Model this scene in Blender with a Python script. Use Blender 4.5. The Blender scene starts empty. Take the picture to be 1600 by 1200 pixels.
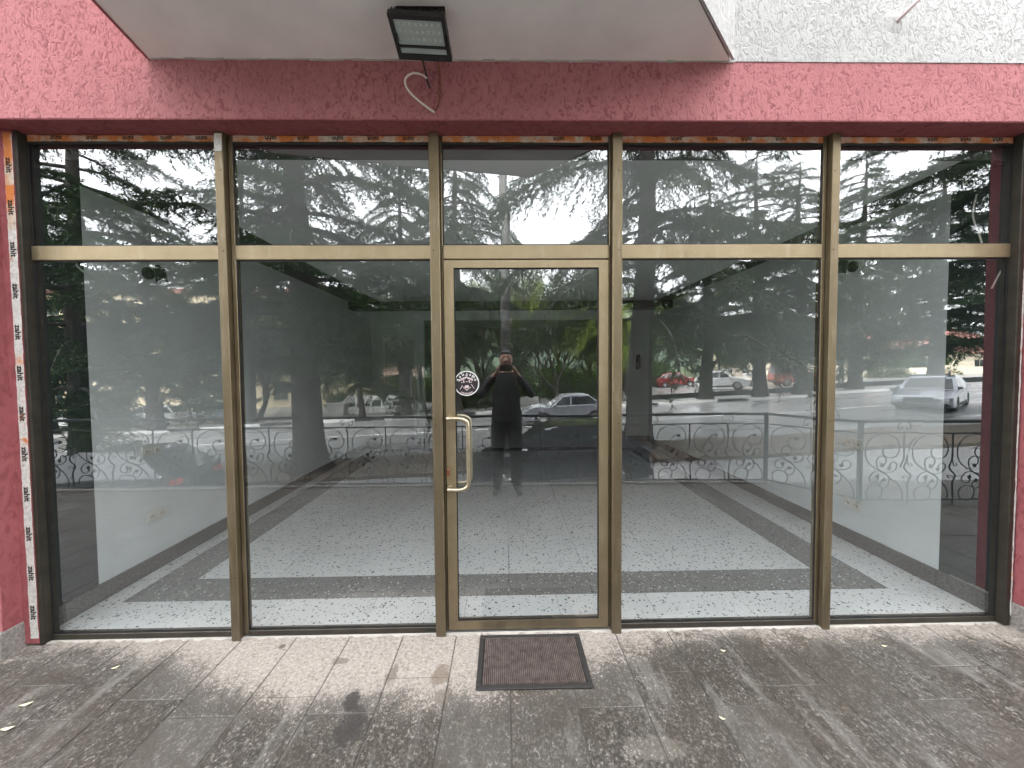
import bpy, bmesh, math, random
import numpy as np
from mathutils import Vector, Matrix
R = math.radians
PI = math.pi
random.seed(7)
S = bpy.context.scene
C = S.collection

# ------------------------------------------------------------------ camera
CAM = Vector((0.0, -2.28, 1.513))
def look_basis(yaw, pitch, roll):
    cy, sy, cp, sp = math.cos(yaw), math.sin(yaw), math.cos(pitch), math.sin(pitch)
    f = Vector((sy * cp, cy * cp, sp)); r = Vector((cy, -sy, 0)); u = r.cross(f)
    cr, sr = math.cos(roll), math.sin(roll)
    return cr * r + sr * u, -sr * r + cr * u, f
cam_d = bpy.data.cameras.new('camera')
cam_d.sensor_fit = 'HORIZONTAL'; cam_d.sensor_width = 36.0
cam_d.lens = 36.0 * 624.4 / 1600.0
cam_d.clip_start = 0.02; cam_d.clip_end = 2500
cam = bpy.data.objects.new('camera', cam_d); C.objects.link(cam)
_r, _u, _f = look_basis(R(1.03), R(-2.185), R(-0.463))
cam.matrix_world = Matrix(((_r.x, _u.x, -_f.x, CAM.x), (_r.y, _u.y, -_f.y, CAM.y), (_r.z, _u.z, -_f.z, CAM.z), (0, 0, 0, 1)))
S.camera = cam

# ------------------------------------------------------------------ sky, sun, exposure
SUN_DIR = Vector((-0.30, 0.55, 1.0)).normalized()            # towards the sun: behind the shop and behind cloud
W = bpy.data.worlds.new('World'); S.world = W; W.use_nodes = True
nt = W.node_tree; nt.nodes.clear()
wo = nt.nodes.new('ShaderNodeOutputWorld'); bg = nt.nodes.new('ShaderNodeBackground')
sky = nt.nodes.new('ShaderNodeTexSky'); sky.sky_type = 'NISHITA'; sky.sun_disc = False
sky.sun_elevation = math.asin(SUN_DIR.z); sky.sun_rotation = math.atan2(SUN_DIR.x, SUN_DIR.y)
sky.air_density = 1.0; sky.dust_density = 4.0; sky.ozone_density = 1.0
hs = nt.nodes.new('ShaderNodeHueSaturation'); hs.inputs['Saturation'].default_value = 0.13
gm = nt.nodes.new('ShaderNodeGamma'); gm.inputs['Gamma'].default_value = 0.40      # overcast: cloud evens the sky out
nt.links.new(sky.outputs[0], hs.inputs['Color']); nt.links.new(hs.outputs[0], gm.inputs['Color'])
nt.links.new(gm.outputs[0], bg.inputs['Color']); bg.inputs['Strength'].default_value = 0.15
nt.links.new(bg.outputs[0], wo.inputs[0])
sun_d = bpy.data.lights.new('sun', 'SUN'); sun_d.energy = 0.5; sun_d.angle = R(50); sun_d.color = (1.0, 0.97, 0.93)
sun = bpy.data.objects.new('sun', sun_d); C.objects.link(sun)
sun.rotation_euler = (-SUN_DIR).to_track_quat('-Z', 'Y').to_euler(); sun.location = (-10, -25, 40)
S.view_settings.view_transform = 'Standard'; S.view_settings.look = 'None'
S.view_settings.exposure = 4.9; S.view_settings.gamma = 1.0
S.view_settings.use_curve_mapping = False
S.render.engine = 'CYCLES'
cy = S.cycles
cy.max_bounces = 6; cy.diffuse_bounces = 3; cy.glossy_bounces = 3; cy.transmission_bounces = 4
cy.transparent_max_bounces = 24; cy.caustics_reflective = False; cy.caustics_refractive = False
cy.sample_clamp_indirect = 6.0
cy.use_adaptive_sampling = True; cy.adaptive_threshold = .012
cy.use_denoising = True
try: cy.denoiser = 'OPENIMAGEDENOISE'
except Exception: pass

# ------------------------------------------------------------------ materials
class NT:
    def __init__(s, name):
        s.m = bpy.data.materials.new(name); s.m.use_nodes = True
        s.t = s.m.node_tree; s.t.nodes.clear()
        s.out = s.n('ShaderNodeOutputMaterial'); s.b = s.n('ShaderNodeBsdfPrincipled')
        s.l(s.b.outputs[0], s.out.inputs[0])
        s._pos = None
    def n(s, typ, **kw):
        x = s.t.nodes.new(typ)
        for k, v in kw.items(): setattr(x, k, v)
        return x
    def l(s, a, b): s.t.links.new(a, b)
    def pos(s, scale=(1, 1, 1)):
        g = s.n('ShaderNodeNewGeometry')
        if scale == (1, 1, 1): return g.outputs['Position']
        v = s.n('ShaderNodeVectorMath', operation='MULTIPLY'); v.inputs[1].default_value = scale
        s.l(g.outputs['Position'], v.inputs[0]); return v.outputs[0]
    def noise(s, scale, detail=4, rough=.55, dist=0, vec=None, st=(1, 1, 1)):
        x = s.n('ShaderNodeTexNoise'); x.inputs['Scale'].default_value = scale
        x.inputs['Detail'].default_value = detail; x.inputs['Roughness'].default_value = rough
        x.inputs['Distortion'].default_value = dist
        s.l(vec if vec is not None else s.pos(st), x.inputs['Vector']); return x.outputs[0]
    def ramp(s, fac, stops, interp='LINEAR'):
        x = s.n('ShaderNodeValToRGB'); x.color_ramp.interpolation = interp
        e = x.color_ramp.elements
        while len(e) < len(stops): e.new(0.5)
        for i, (p, c) in enumerate(stops):
            e[i].position = p; c = c if hasattr(c, '__len__') else (c, c, c)
            e[i].color = (*c[:3], 1)
        s.l(fac, x.inputs[0]); return x.outputs[0]
    def mix(s, fac, a, b, blend='MIX'):
        x = s.n('ShaderNodeMix', data_type='RGBA', blend_type=blend)
        for v, i in ((fac, 0), (a, 6), (b, 7)):
            if hasattr(v, 'links') or hasattr(v, 'is_linked'): s.l(v, x.inputs[i])
            elif i == 0: x.inputs[0].default_value = v
            else: x.inputs[i].default_value = (*v, 1)
        return x.outputs[2]
    def math(s, op, a, b=None, c=None):
        x = s.n('ShaderNodeMath', operation=op)
        for v, i in ((a, 0), (b, 1), (c, 2)):
            if v is None: continue
            if hasattr(v, 'is_linked'): s.l(v, x.inputs[i])
            else: x.inputs[i].default_value = v
        return x.outputs[0]
    def set(s, name, v):
        i = s.b.inputs[name]
        if hasattr(v, 'is_linked'): s.l(v, i)
        else: i.default_value = (*v, 1) if hasattr(v, '__len__') and len(v) == 3 else v
    def bump(s, h, strength=.3, dist=.01):
        x = s.n('ShaderNodeBump'); x.inputs['Strength'].default_value = strength; x.inputs['Distance'].default_value = dist
        s.l(h, x.inputs['Height']); s.l(x.outputs[0], s.b.inputs['Normal'])

MATS = {}
def simple(name, col, rough=.6, metal=0.0, var=.12, vs=6, bump=0, bs=60, bd=.004, spec=.5, coat=0):
    t = NT(name)
    n = t.noise(vs, 5)
    dark = tuple(c * (1 - var) for c in col); lite = tuple(min(1, c * (1 + var)) for c in col)
    t.set('Base Color', t.ramp(n, [(.3, dark), (.7, lite)]))
    t.set('Roughness', rough); t.set('Metallic', metal); t.set('Specular IOR Level', spec)
    if coat: t.set('Coat Weight', coat); t.set('Coat Roughness', .05)
    if bump: t.bump(t.noise(bs, 4), bump, bd)
    MATS[name] = t.m; return t.m

def stucco(name, base, pit, high, scale, strength, dist):
    t = NT(name)
    w = t.noise(scale, 3, .6, 1.6, st=(1, 1, .6))
    g = t.noise(scale * 3.2, 4, .65)
    big = t.noise(1.3, 4)
    h = t.math('MULTIPLY_ADD', g, .35, t.ramp(w, [(.38, 0), (.5, .75), (.66, 1)]))
    col = t.ramp(w, [(.36, pit), (.47, base), (.7, high)])
    col = t.mix(t.ramp(big, [(.38, .0), (.72, .55)]), col, tuple(c * .76 for c in base))
    drip = t.noise(7, 3, .5, .4, st=(1, 1, .16))
    col = t.mix(t.ramp(drip, [(.55, 0), (.8, .3)]), col, pit)
    t.set('Base Color', col); t.set('Roughness', .85); t.set('Specular IOR Level', .25)
    t.bump(h, strength, dist); MATS[name] = t.m; return t.m

stucco('pink_stucco', (.44, .170, .180), (.265, .088, .096), (.47, .190, .203), 40, .5, .006)
stucco('pink_shaded', (.33, .10, .11), (.25, .07, .078), (.38, .125, .135), 16, .3, .005)  # the pink stucco darkened: shade of the recess put into its colour
stucco('white_stucco', (.50, .495, .49), (.38, .37, .355), (.55, .545, .54), 40, .6, .007)
simple('soffit_plaster', (.86, .845, .82), .9, var=.10, vs=2.2, bump=.12, bs=45)
simple('mortar', (.46, .43, .39), .9, var=.12, vs=20, bump=.5, bs=60)
simple('plinth_granite', (.24, .22, .205), .55, var=.4, vs=70, bump=.35, bs=80)

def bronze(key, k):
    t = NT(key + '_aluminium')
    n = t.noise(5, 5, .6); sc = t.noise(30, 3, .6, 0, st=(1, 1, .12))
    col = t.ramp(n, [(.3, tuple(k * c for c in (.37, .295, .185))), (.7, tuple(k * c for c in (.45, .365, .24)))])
    col = t.mix(t.ramp(sc, [(.58, 0), (.72, .3)]), col, (.50, .44, .34))
    gr = t.n('ShaderNodeSeparateXYZ'); t.l(t.pos(), gr.inputs[0])
    low = t.ramp(t.math('ADD', gr.outputs[2], t.math('MULTIPLY', t.noise(14, 4), .5)), [(.2, .55), (.6, 0)])   # darker and browner towards the ground
    col = t.mix(low, col, (.17, .145, .115))
    t.set('Base Color', col); t.set('Metallic', .9); t.set('Roughness', t.ramp(sc, [(.3, .42), (.7, .56)]))
    MATS[key] = t.m
bronze('bronze', .88); bronze('bronze_shaded', .56)  # same metal twice; the uprights carry their shading in a darker colour
simple('bronze_dark', (.035, .030, .022), .5, .2, var=.3, vs=12)
simple('gasket', (.012, .012, .013), .6, var=.2)
simple('rust', (.22, .075, .035), .8, var=.5, vs=60, bump=.4)
simple('brushed_brass', (.52, .45, .33), .28, .9, var=.1, vs=20)

def glass():
    t = NT('storefront_glass')
    t.t.nodes.remove(t.b)
    gl = t.n('ShaderNodeBsdfGlossy'); gl.inputs['Roughness'].default_value = 0.0
    gl.inputs['Color'].default_value = (.95, .98, 1.0, 1)
    wv = t.noise(1.1, 2, .4); bp = t.n('ShaderNodeBump'); bp.inputs['Strength'].default_value = .028; bp.inputs['Distance'].default_value = .05
    t.l(wv, bp.inputs['Height']); t.l(bp.outputs[0], gl.inputs['Normal'])
    tr = t.n('ShaderNodeBsdfTransparent'); tr.inputs['Color'].default_value = (.92, .945, .945, 1)
    ge = t.n('ShaderNodeNewGeometry'); dt = t.n('ShaderNodeVectorMath', operation='DOT_PRODUCT')
    t.l(ge.outputs['Normal'], dt.inputs[0]); t.l(ge.outputs['Incoming'], dt.inputs[1])
    c1 = t.math('SUBTRACT', 1.0, t.math('ABSOLUTE', dt.outputs['Value']))
    R0 = .20                                             # coated glass; Schlick's rise towards grazing angles
    fr = t.math('MULTIPLY_ADD', t.math('POWER', c1, 5.0), 1 - R0, R0)
    mx = t.n('ShaderNodeMixShader'); t.l(fr, mx.inputs[0]); t.l(tr.outputs[0], mx.inputs[1]); t.l(gl.outputs[0], mx.inputs[2])
    # a breath of dust on the outer face
    df = t.n('ShaderNodeBsdfDiffuse'); df.inputs['Color'].default_value = (.55, .56, .55, 1)
    m2 = t.n('ShaderNodeMixShader')
    sep = t.n('ShaderNodeSeparateXYZ'); t.l(t.pos(), sep.inputs[0])
    dust = t.math('MULTIPLY', t.ramp(t.noise(2.2, 5, .6), [(.35, .2), (.8, 1)]), t.ramp(sep.outputs[2], [(0, .020), (.12, .008), (1, .004)]))
    t.l(dust, m2.inputs[0]); t.l(mx.outputs[0], m2.inputs[1]); t.l(df.outputs[0], m2.inputs[2])
    t.l(m2.outputs[0], t.out.inputs[0]); MATS['glass'] = t.m
    t = NT('glass_edge'); t.t.nodes.remove(t.b)
    tr = t.n('ShaderNodeBsdfTransparent'); tr.inputs['Color'].default_value = (1, 1, 1, 1); t.l(tr.outputs[0], t.out.inputs[0]); MATS['glass_back'] = t.m
glass()

def tape(name, white, orange_amt):
    t = NT(name)
    n = t.noise(9, 5, .65); n2 = t.noise(55, 3, .6)
    col = t.ramp(n2, [(.35, tuple(c * .75 for c in white)), (.6, white)])
    col = t.mix(t.ramp(n, [(.62 - orange_amt * .4, 0), (.72 - orange_amt * .3, 1)]), col, (.62, .21, .06))
    col = t.mix(t.ramp(t.noise(26, 4, .7), [(.60, 0), (.72, .7)]), col, (.16, .07, .04))
    t.set('Base Color', col); t.set('Roughness', .5); t.bump(t.noise(80, 3), .3, .003); MATS[name] = t.m
tape('tape_orange', (.66, .58, .48), .55)
tape('tape_white', (.66, .65, .62), .08)
simple('print_black', (.012, .012, .012), .5, var=.1)

def slab():
    t = NT('pavement_stone')
    oi = t.n('ShaderNodeObjectInfo')
    sep = t.n('ShaderNodeSeparateXYZ'); t.l(t.pos(), sep.inputs[0]); X, Y = sep.outputs[0], sep.outputs[1]
    sp = t.noise(95, 4, .75, .2, st=(1, .7, 1)); sp2 = t.noise(34, 5, .75, .3, st=(1, .55, 1)); big = t.noise(1.9, 6, .65, .6)
    streak = t.noise(9, 5, .65, .4, st=(1, .2, 1))
    dark = t.ramp(sp, [(.30, (.012, .011, .010)), (.44, (.036, .031, .025)), (.53, (.085, .076, .065)), (.61, (.20, .186, .165)), (.70, (.50, .475, .44))])
    dark = t.mix(t.ramp(sp2, [(.36, .8), (.58, 0)]), dark, (.024, .020, .016))
    dark = t.mix(t.ramp(oi.outputs['Random'], [(0, 0), (.5, .05), (1, .45)]), dark, (.115, .108, .098))
    dark = t.mix(t.ramp(big, [(.43, 0), (.64, .72)]), dark, (.050, .040, .029))
    dark = t.mix(t.ramp(streak, [(.55, 0), (.72, .55)]), dark, (.22, .21, .195))
    # cement smear along the threshold: how far it reaches (m, /0.6) for x from -3 to 3
    xs = t.math('MULTIPLY_ADD', X, 1 / 6., .5)
    reach = t.ramp(xs, [(0, .10), (.10, .10), (.19, .22), (.265, .56), (.33, .76), (.44, .78), (.485, .70), (.575, .46), (.615, .24), (.66, .11), (.80, .11), (.90, .17), (.98, .26)])
    edge = t.math('ADD', t.math('MULTIPLY', Y, -1 / .6), t.math('MULTIPLY', t.math('SUBTRACT', t.noise(5, 7, .75, .6), .5), .8))
    edge = t.math('ADD', edge, t.math('MULTIPLY', t.math('SUBTRACT', sp, .5), 1.3)); edge = t.math('ADD', edge, t.math('MULTIPLY', t.math('SUBTRACT', sp2, .5), .7))
    m = t.math('SUBTRACT', t.math('ADD', reach, .09), edge)
    mask = t.ramp(t.math('MULTIPLY_ADD', m, 1., .5), [(.46, 0), (.56, .8), (.85, 1)])
    mask = t.math('MULTIPLY', mask, t.ramp(t.math('ADD', sp2, t.math('MULTIPLY', m, .55)), [(.40, .05), (.56, .95)]))
    cem = t.ramp(t.noise(60, 5, .78), [(.30, (.10, .085, .072)), (.42, (.27, .235, .205)), (.55, (.37, .33, .295)), (.75, (.52, .475, .435))])
    col = t.mix(mask, dark, cem)
    # wet shoe prints and drips
    wob = t.math('MULTIPLY', t.math('SUBTRACT', t.noise(22, 4, .7), .5), 3.0)
    def spot(cx, cy, rx, ry, col, tone, amt):
        dx = t.math('MULTIPLY', t.math('SUBTRACT', X, cx), 1 / rx); dy = t.math('MULTIPLY', t.math('SUBTRACT', Y, cy), 1 / ry)
        d = t.math('ADD', t.math('MULTIPLY', dx, dx), t.math('MULTIPLY', dy, dy))
        d = t.math('ADD', d, wob)
        return t.mix(t.ramp(d, [(.5, amt), (1.1, 0)]), col, tone)
    for a in ((-.335, -.33, .05, .075, (.15, .115, .085), .75), (-.30, -.47, .04, .07, (.13, .11, .09), .7), (-.58, -.33, .035, .08, (.12, .10, .085), .7), (-.72, -.47, .04, .07, (.035, .03, .028), .9),
              (-.68, -.62, .07, .12, (.03, .027, .026), .8), (-.88, -.22, .05, .03, (.13, .11, .1), .7), (.58, -.74, .15, .06, (.22, .20, .175), .3), (-1.25, -.10, .02, .02, (.1, .08, .07), .9)):
        col = spot(a[0], a[1], a[2], a[3], col, a[4], a[5])
    t.set('Base Color', col)
    wet = t.noise(1.7, 4, .6)
    t.set('Roughness', t.mix(mask, t.ramp(t.math('MULTIPLY_ADD', sp2, .35, wet), [(.45, .30), (.8, .72)]), (.85, .85, .85)))
    t.set('Specular IOR Level', .45)
    t.bump(t.math('MULTIPLY_ADD', sp2, .6, sp), .6, .005); MATS['slab'] = t.m
slab()
simple('joint_mortar', (.07, .064, .056), .9, var=.5, vs=18, bump=.5, bs=90)

def terrazzo(name, base, chip_dark, chip_light, tone):
    t = NT(name)
    oi = t.n('ShaderNodeObjectInfo')
    col = t.mix(t.ramp(t.noise(4, 4), [(.3, 0), (.7, .5)]), base, tuple(c * .88 for c in base))
    for sc, thr, keep, cc in ((46, .38, .32, chip_dark), (60, .36, .34, chip_light), (70, .38, .38, tuple(c * 1.4 for c in chip_dark))):
        v = t.n('ShaderNodeTexVoronoi'); v.inputs['Scale'].default_value = sc; v.inputs['Randomness'].default_value = 1
        wob = t.n('ShaderNodeVectorMath', operation='ADD')
        nz = t.n('ShaderNodeTexNoise'); nz.inputs['Scale'].default_value = 55; t.l(t.pos(), nz.inputs['Vector'])
        scl = t.n('ShaderNodeVectorMath', operation='SCALE'); scl.inputs['Scale'].default_value = .012; t.l(nz.outputs['Color'], scl.inputs[0])
        t.l(t.pos(), wob.inputs[0]); t.l(scl.outputs[0], wob.inputs[1]); t.l(wob.outputs[0], v.inputs['Vector'])
        r = t.n('ShaderNodeSeparateColor'); t.l(v.outputs['Color'], r.inputs[0])
        size = t.math('MULTIPLY_ADD', r.outputs[1], thr, .06)
        inside = t.math('LESS_THAN', v.outputs['Distance'], size)
        sel = t.math('LESS_THAN', r.outputs[0], keep)
        col = t.mix(t.math('MULTIPLY', inside, sel), col, cc)
    col = t.mix(t.ramp(oi.outputs['Random'], [(0, 0), (1, .16)]), col, tone)
    t.set('Base Color', col); t.set('Roughness', t.ramp(t.noise(3, 4), [(.3, .09), (.7, .22)])); t.set('Specular IOR Level', .5)
    MATS[name] = t.m
terrazzo('terrazzo_light', (.72, .72, .715), (.10, .10, .10), (.74, .74, .72), (.47, .47, .465))
terrazzo('terrazzo_dark', (.215, .21, .20), (.07, .07, .07), (.62, .61, .58), (.17, .165, .155))
simple('grout', (.33, .33, .32), .8, var=.15)
simple('skirting_granite', (.105, .10, .095), .3, var=.45, vs=60)
simple('room_paint', (.74, .775, .785), .6, var=.06, vs=3)
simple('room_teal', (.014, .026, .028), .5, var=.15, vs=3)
simple('room_ceiling', (.68, .70, .70), .7, var=.03, vs=2)
simple('room_black', (.012, .013, .013), .5, var=.1)
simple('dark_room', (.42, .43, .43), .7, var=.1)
simple('inner_door', (.50, .52, .52), .45, var=.05)
simple('plastic_white', (.72, .72, .68), .35, var=.03)
simple('plastic_cable', (.74, .68, .62), .4, var=.06)
simple('black_metal', (.012, .012, .012), .38, .3, var=.2)
simple('black_rubber', (.02, .018, .017), .7, var=.3, vs=40)
simple('mat_rib', (.115, .088, .078), .75, var=.5, vs=25)
simple('lamp_glass', (.34, .40, .38), .12, var=.1)
simple('lamp_led', (.42, .46, .42), .3, var=.3, vs=90)
simple('sticker_black', (.028, .022, .026), .4, var=.15)
simple('sticker_white', (.86, .85, .85), .45, var=.02)
simple('sticker_pink', (.70, .58, .58), .45, var=.06)
simple('leaf_yellow', (.62, .58, .42), .6, var=.15, vs=80)
simple('iron', (.026, .029, .03), .5, .4, var=.3, vs=20, bump=.15, bs=120)
simple('terrace_concrete', (.22, .21, .195), .8, var=.25, vs=6, bump=.4, bs=40)
def asphalt():
    t = NT('wet_asphalt')
    col = t.ramp(t.noise(160, 3, .7), [(.3, (.13, .131, .134)), (.55, (.19, .191, .194)), (.75, (.26, .26, .26))])  # pale base colour stands in for sky sheen on the wet surface
    col = t.mix(t.ramp(t.noise(.5, 5, .6, .4, st=(.25, 1, 1)), [(.4, 0), (.7, .6)]), col, (.15, .15, .153))
    t.set('Base Color', col)
    t.set('Roughness', t.ramp(t.noise(.7, 5, .6, .3, st=(.3, 1, 1)), [(.35, .22), (.7, .48)]))
    t.set('Specular IOR Level', .6)
    t.bump(t.noise(120, 3, .6), .25, .003); MATS['asphalt'] = t.m
asphalt()
simple('road_paint', (.72, .72, .70), .4, var=.12, vs=20)
simple('kerb_black', (.03, .03, .032), .5, var=.3)
simple('kerb_white', (.55, .55, .53), .5, var=.15)
simple('far_pavement', (.28, .275, .27), .3, var=.2, vs=3)
simple('soil', (.055, .042, .03), .9, var=.4, vs=8, bump=.5, bs=30)
def grass_ground():
    t = NT('grass_ground')
    t.set('Base Color', t.ramp(t.noise(1.4, 6, .6), [(.3, (.035, .05, .018)), (.55, (.06, .09, .028)), (.8, (.11, .12, .05))]))
    t.set('Roughness', .9); t.bump(t.noise(18, 5, .6), .8, .08); MATS['grass'] = t.m
grass_ground()
simple('hill_forest', (.05, .075, .045), .9, var=.4, vs=.08, bump=1, bs=.2, bd=4)

def bark():
    t = NT('bark')
    w = t.noise(14, 5, .65, .8, st=(1, 1, .25))
    t.set('Base Color', t.ramp(w, [(.3, (.018, .016, .014)), (.55, (.052, .046, .040)), (.8, (.10, .09, .08))]))
    t.set('Roughness', .9); t.bump(w, .9, .04); MATS['bark'] = t.m
bark()
def leafmat(name, a, b, c, trans=.35):
    t = NT(name); t.t.nodes.remove(t.b)
    g = t.n('ShaderNodeNewGeometry')
    col = t.ramp(g.outputs['Random Per Island'], [(0, a), (.5, b), (1, c)])
    d = t.n('ShaderNodeBsdfDiffuse'); tr = t.n('ShaderNodeBsdfTranslucent'); mx = t.n('ShaderNodeMixShader'); mx.inputs[0].default_value = trans
    t.l(col, d.inputs[0]); t.l(col, tr.inputs[0]); t.l(d.outputs[0], mx.inputs[1]); t.l(tr.outputs[0], mx.inputs[2]); t.l(mx.outputs[0], t.out.inputs[0])
    MATS[name] = t.m
leafmat('needles', (.010, .020, .010), (.022, .040, .019), (.050, .080, .034), .25)
leafmat('needles_grey', (.022, .035, .021), (.042, .06, .036), (.075, .095, .06), .25)
leafmat('spring_leaf', (.13, .19, .03), (.20, .27, .05), (.30, .36, .10), .5)
leafmat('wood_leaf', (.08, .13, .03), (.13, .19, .045), (.20, .26, .075), .5)
leafmat('bud_leaf', (.11, .14, .04), (.17, .21, .06), (.26, .28, .10), .45)
leafmat('bush_leaf', (.03, .055, .018), (.055, .09, .028), (.09, .13, .042), .3)

simple('cream_render', (.72, .60, .42), .9, var=.1, vs=2, bump=.3, bs=20)
simple('pale_render', (.78, .69, .55), .9, var=.08, vs=2)
simple('rose_render', (.62, .42, .38), .9, var=.1, vs=2)
simple('roof_tile', (.23, .10, .08), .8, var=.3, vs=9, bump=.4, bs=14)
simple('window_dark', (.025, .03, .033), .12, var=.2)
simple('window_trim', (.50, .43, .33), .7, var=.1)
simple('white_paint', (.75, .75, .73), .5, var=.05)
simple('concrete', (.33, .32, .30), .8, var=.2, vs=5, bump=.3, bs=40)
simple('concrete_pole', (.13, .127, .12), .85, var=.25, vs=5, bump=.3, bs=30)

def paint(name, col, metal=0.0):
    return simple(name, col, .25, metal, var=.05, vs=3, coat=.8)
paint('car_white', (.72, .73, .74)); paint('car_silver', (.34, .36, .40), .6); paint('car_black', (.012, .014, .017)); paint('car_red', (.52, .085, .045)); paint('car_maroon', (.30, .03, .03)); paint('car_grey', (.10, .11, .12), .3)
simple('car_glass', (.018, .022, .025), .06, var=.1, coat=.6)
simple('car_trim', (.02, .02, .021), .6, var=.1)
simple('tyre', (.018, .018, .018), .85, var=.2)
simple('rim', (.42, .42, .43), .3, .8, var=.1)
simple('lamp_white', (.72, .74, .76), .1, var=.05)
simple('lamp_red', (.40, .02, .015), .2, var=.1)
simple('cloth_dark', (.020, .021, .025), .9, var=.25, vs=12)
simple('cloth_trousers', (.024, .026, .033), .9, var=.25, vs=12)
simple('skin', (.42, .25, .18), .55, var=.08)
simple('hair', (.012, .010, .009), .6, var=.2)
simple('shoe', (.02, .018, .017), .5, var=.2)
mt = MATS

# ------------------------------------------------------------------ mesh helpers
WO = {}
class MB:
    def __init__(s): s.v = []; s.f = []; s.mi = []
    def add(s, vs, fs, mi=0):
        o = len(s.v); s.v += [tuple(p) for p in vs]; s.f += [tuple(i + o for i in f) for f in fs]; s.mi += [mi] * len(fs); return s
    def box(s, x0, x1, y0, y1, z0, z1, mi=0, cham=0):
        if cham:
            c = cham; ring = []
            for z, k in ((z0, c), (z0 + c, 0), (z1 - c, 0), (z1, c)):
                ring.append([(x0 + k, y0 + c, z), (x0 + c, y0 + k, z), (x1 - c, y0 + k, z), (x1 - k, y0 + c, z), (x1 - k, y1 - c, z), (x1 - c, y1 - k, z), (x0 + c, y1 - k, z), (x0 + k, y1 - c, z)])
            vs = [p for r in ring for p in r]; fs = [tuple(range(7, -1, -1)), tuple(range(24, 32))]
            for r in range(3):
                for i in range(8): j = (i + 1) % 8; fs.append((r * 8 + i, r * 8 + j, r * 8 + 8 + j, r * 8 + 8 + i))
            return s.add(vs, fs, mi)
        return s.add([(x0, y0, z0), (x1, y0, z0), (x1, y1, z0), (x0, y1, z0), (x0, y0, z1), (x1, y0, z1), (x1, y1, z1), (x0, y1, z1)],
                     [(0, 3, 2, 1), (4, 5, 6, 7), (0, 1, 5, 4), (1, 2, 6, 5), (2, 3, 7, 6), (3, 0, 4, 7)], mi)
    def prism(s, pts, z0, z1, mi=0):
        n = len(pts)
        vs = [(x, y, z0) for x, y in pts] + [(x, y, z1) for x, y in pts]
        fs = [tuple(range(n - 1, -1, -1)), tuple(range(n, 2 * n))] + [(i, (i + 1) % n, n + (i + 1) % n, n + i) for i in range(n)]
        return s.add(vs, fs, mi)
    def xzprism(s, pts, y0, y1, mi=0):        # outline in x,z (counter-clockwise seen from -y), extruded along y
        n = len(pts)
        vs = [(x, y0, z) for x, z in pts] + [(x, y1, z) for x, z in pts]
        fs = [tuple(range(n)), tuple(range(2 * n - 1, n - 1, -1))] + [(i, n + i, n + (i + 1) % n, (i + 1) % n) for i in range(n)]
        return s.add(vs, fs, mi)
    def tube(s, pts, r, sides=6, caps=True, mi=0):
        pts = [Vector(p) for p in pts]; n = len(pts)
        rr = r if hasattr(r, '__len__') else [r] * n
        up = None; vs = []; fs = []
        for i, p in enumerate(pts):
            t = (pts[min(i + 1, n - 1)] - pts[max(i - 1, 0)])
            if t.length < 1e-9: t = Vector((0, 0, 1))
            t.normalize()
            if up is None:
                up = Vector((0, 0, 1)) if abs(t.z) < .9 else Vector((1, 0, 0))
            a = t.cross(up)
            if a.length < 1e-6: a = t.orthogonal()
            a.normalize(); b = a.cross(t).normalized(); up = b
            for k in range(sides):
                an = 2 * PI * (k + .5) / sides
                vs.append(p + (a * math.cos(an) + b * math.sin(an)) * rr[i])
        for i in range(n - 1):
            for k in range(sides):
                j = (k + 1) % sides
                fs.append((i * sides + k, i * sides + j, (i + 1) * sides + j, (i + 1) * sides + k))
        if caps: fs += [tuple(range(sides - 1, -1, -1)), tuple(range((n - 1) * sides, n * sides))]
        return s.add(vs, fs, mi)
    def lathe(s, prof, axis='z', seg=20, c=(0, 0, 0), mi=0):     # prof: (radius, height)
        vs = []; fs = []; n = len(prof)
        for k in range(seg):
            a = 2 * PI * k / seg
            for r, h in prof:
                p = (r * math.cos(a), r * math.sin(a), h)
                if axis == 'y': p = (p[0], p[2], p[1])
                if axis == 'x': p = (p[2], p[0], p[1])
                vs.append((p[0] + c[0], p[1] + c[1], p[2] + c[2]))
        for k in range(seg):
            j = (k + 1) % seg
            for i in range(n - 1): fs.append((k * n + i, j * n + i, j * n + i + 1, k * n + i + 1))
        return s.add(vs, fs, mi)
    def mesh(s, name, mats, smooth=False):
        me = bpy.data.meshes.new(name); me.from_pydata(s.v, [], s.f)
        for m in (mats if isinstance(mats, (list, tuple)) else [mats]): me.materials.append(mt[m] if isinstance(m, str) else m)
        if any(s.mi): me.polygons.foreach_set('material_index', s.mi)
        if smooth: me.polygons.foreach_set('use_smooth', [True] * len(s.f))
        me.update(); return me
    def build(s, name, mats, parent=None, smooth=False, local=False, fix=True):
        me = s.mesh(name, mats, smooth)
        if fix:
            bm = bmesh.new(); bm.from_mesh(me); bmesh.ops.recalc_face_normals(bm, faces=bm.faces); bm.to_mesh(me); bm.free()
        return link(name, me, parent, local)
def link(name, me, parent=None, local=False, loc=None, rot=None):
    o = bpy.data.objects.new(name, me); C.objects.link(o)
    if parent is not None:
        o.parent = parent
        off = WO.get(parent.name, Vector((0, 0, 0)))
        if not local: o.location = -off
        WO[o.name] = Vector((0, 0, 0)) if not local else off
    else: WO[o.name] = Vector((0, 0, 0))
    if loc is not None: o.location = Vector(loc) - (WO.get(parent.name, Vector((0, 0, 0))) if (parent is not None and not local) else Vector((0, 0, 0)))
    if rot is not None: o.rotation_euler = rot
    return o
def tag(o, label=None, cat=None, group=None, kind=None):
    if label: o['label'] = label
    if cat: o['category'] = cat
    if group: o['group'] = group
    if kind: o['kind'] = kind
    return o
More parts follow.
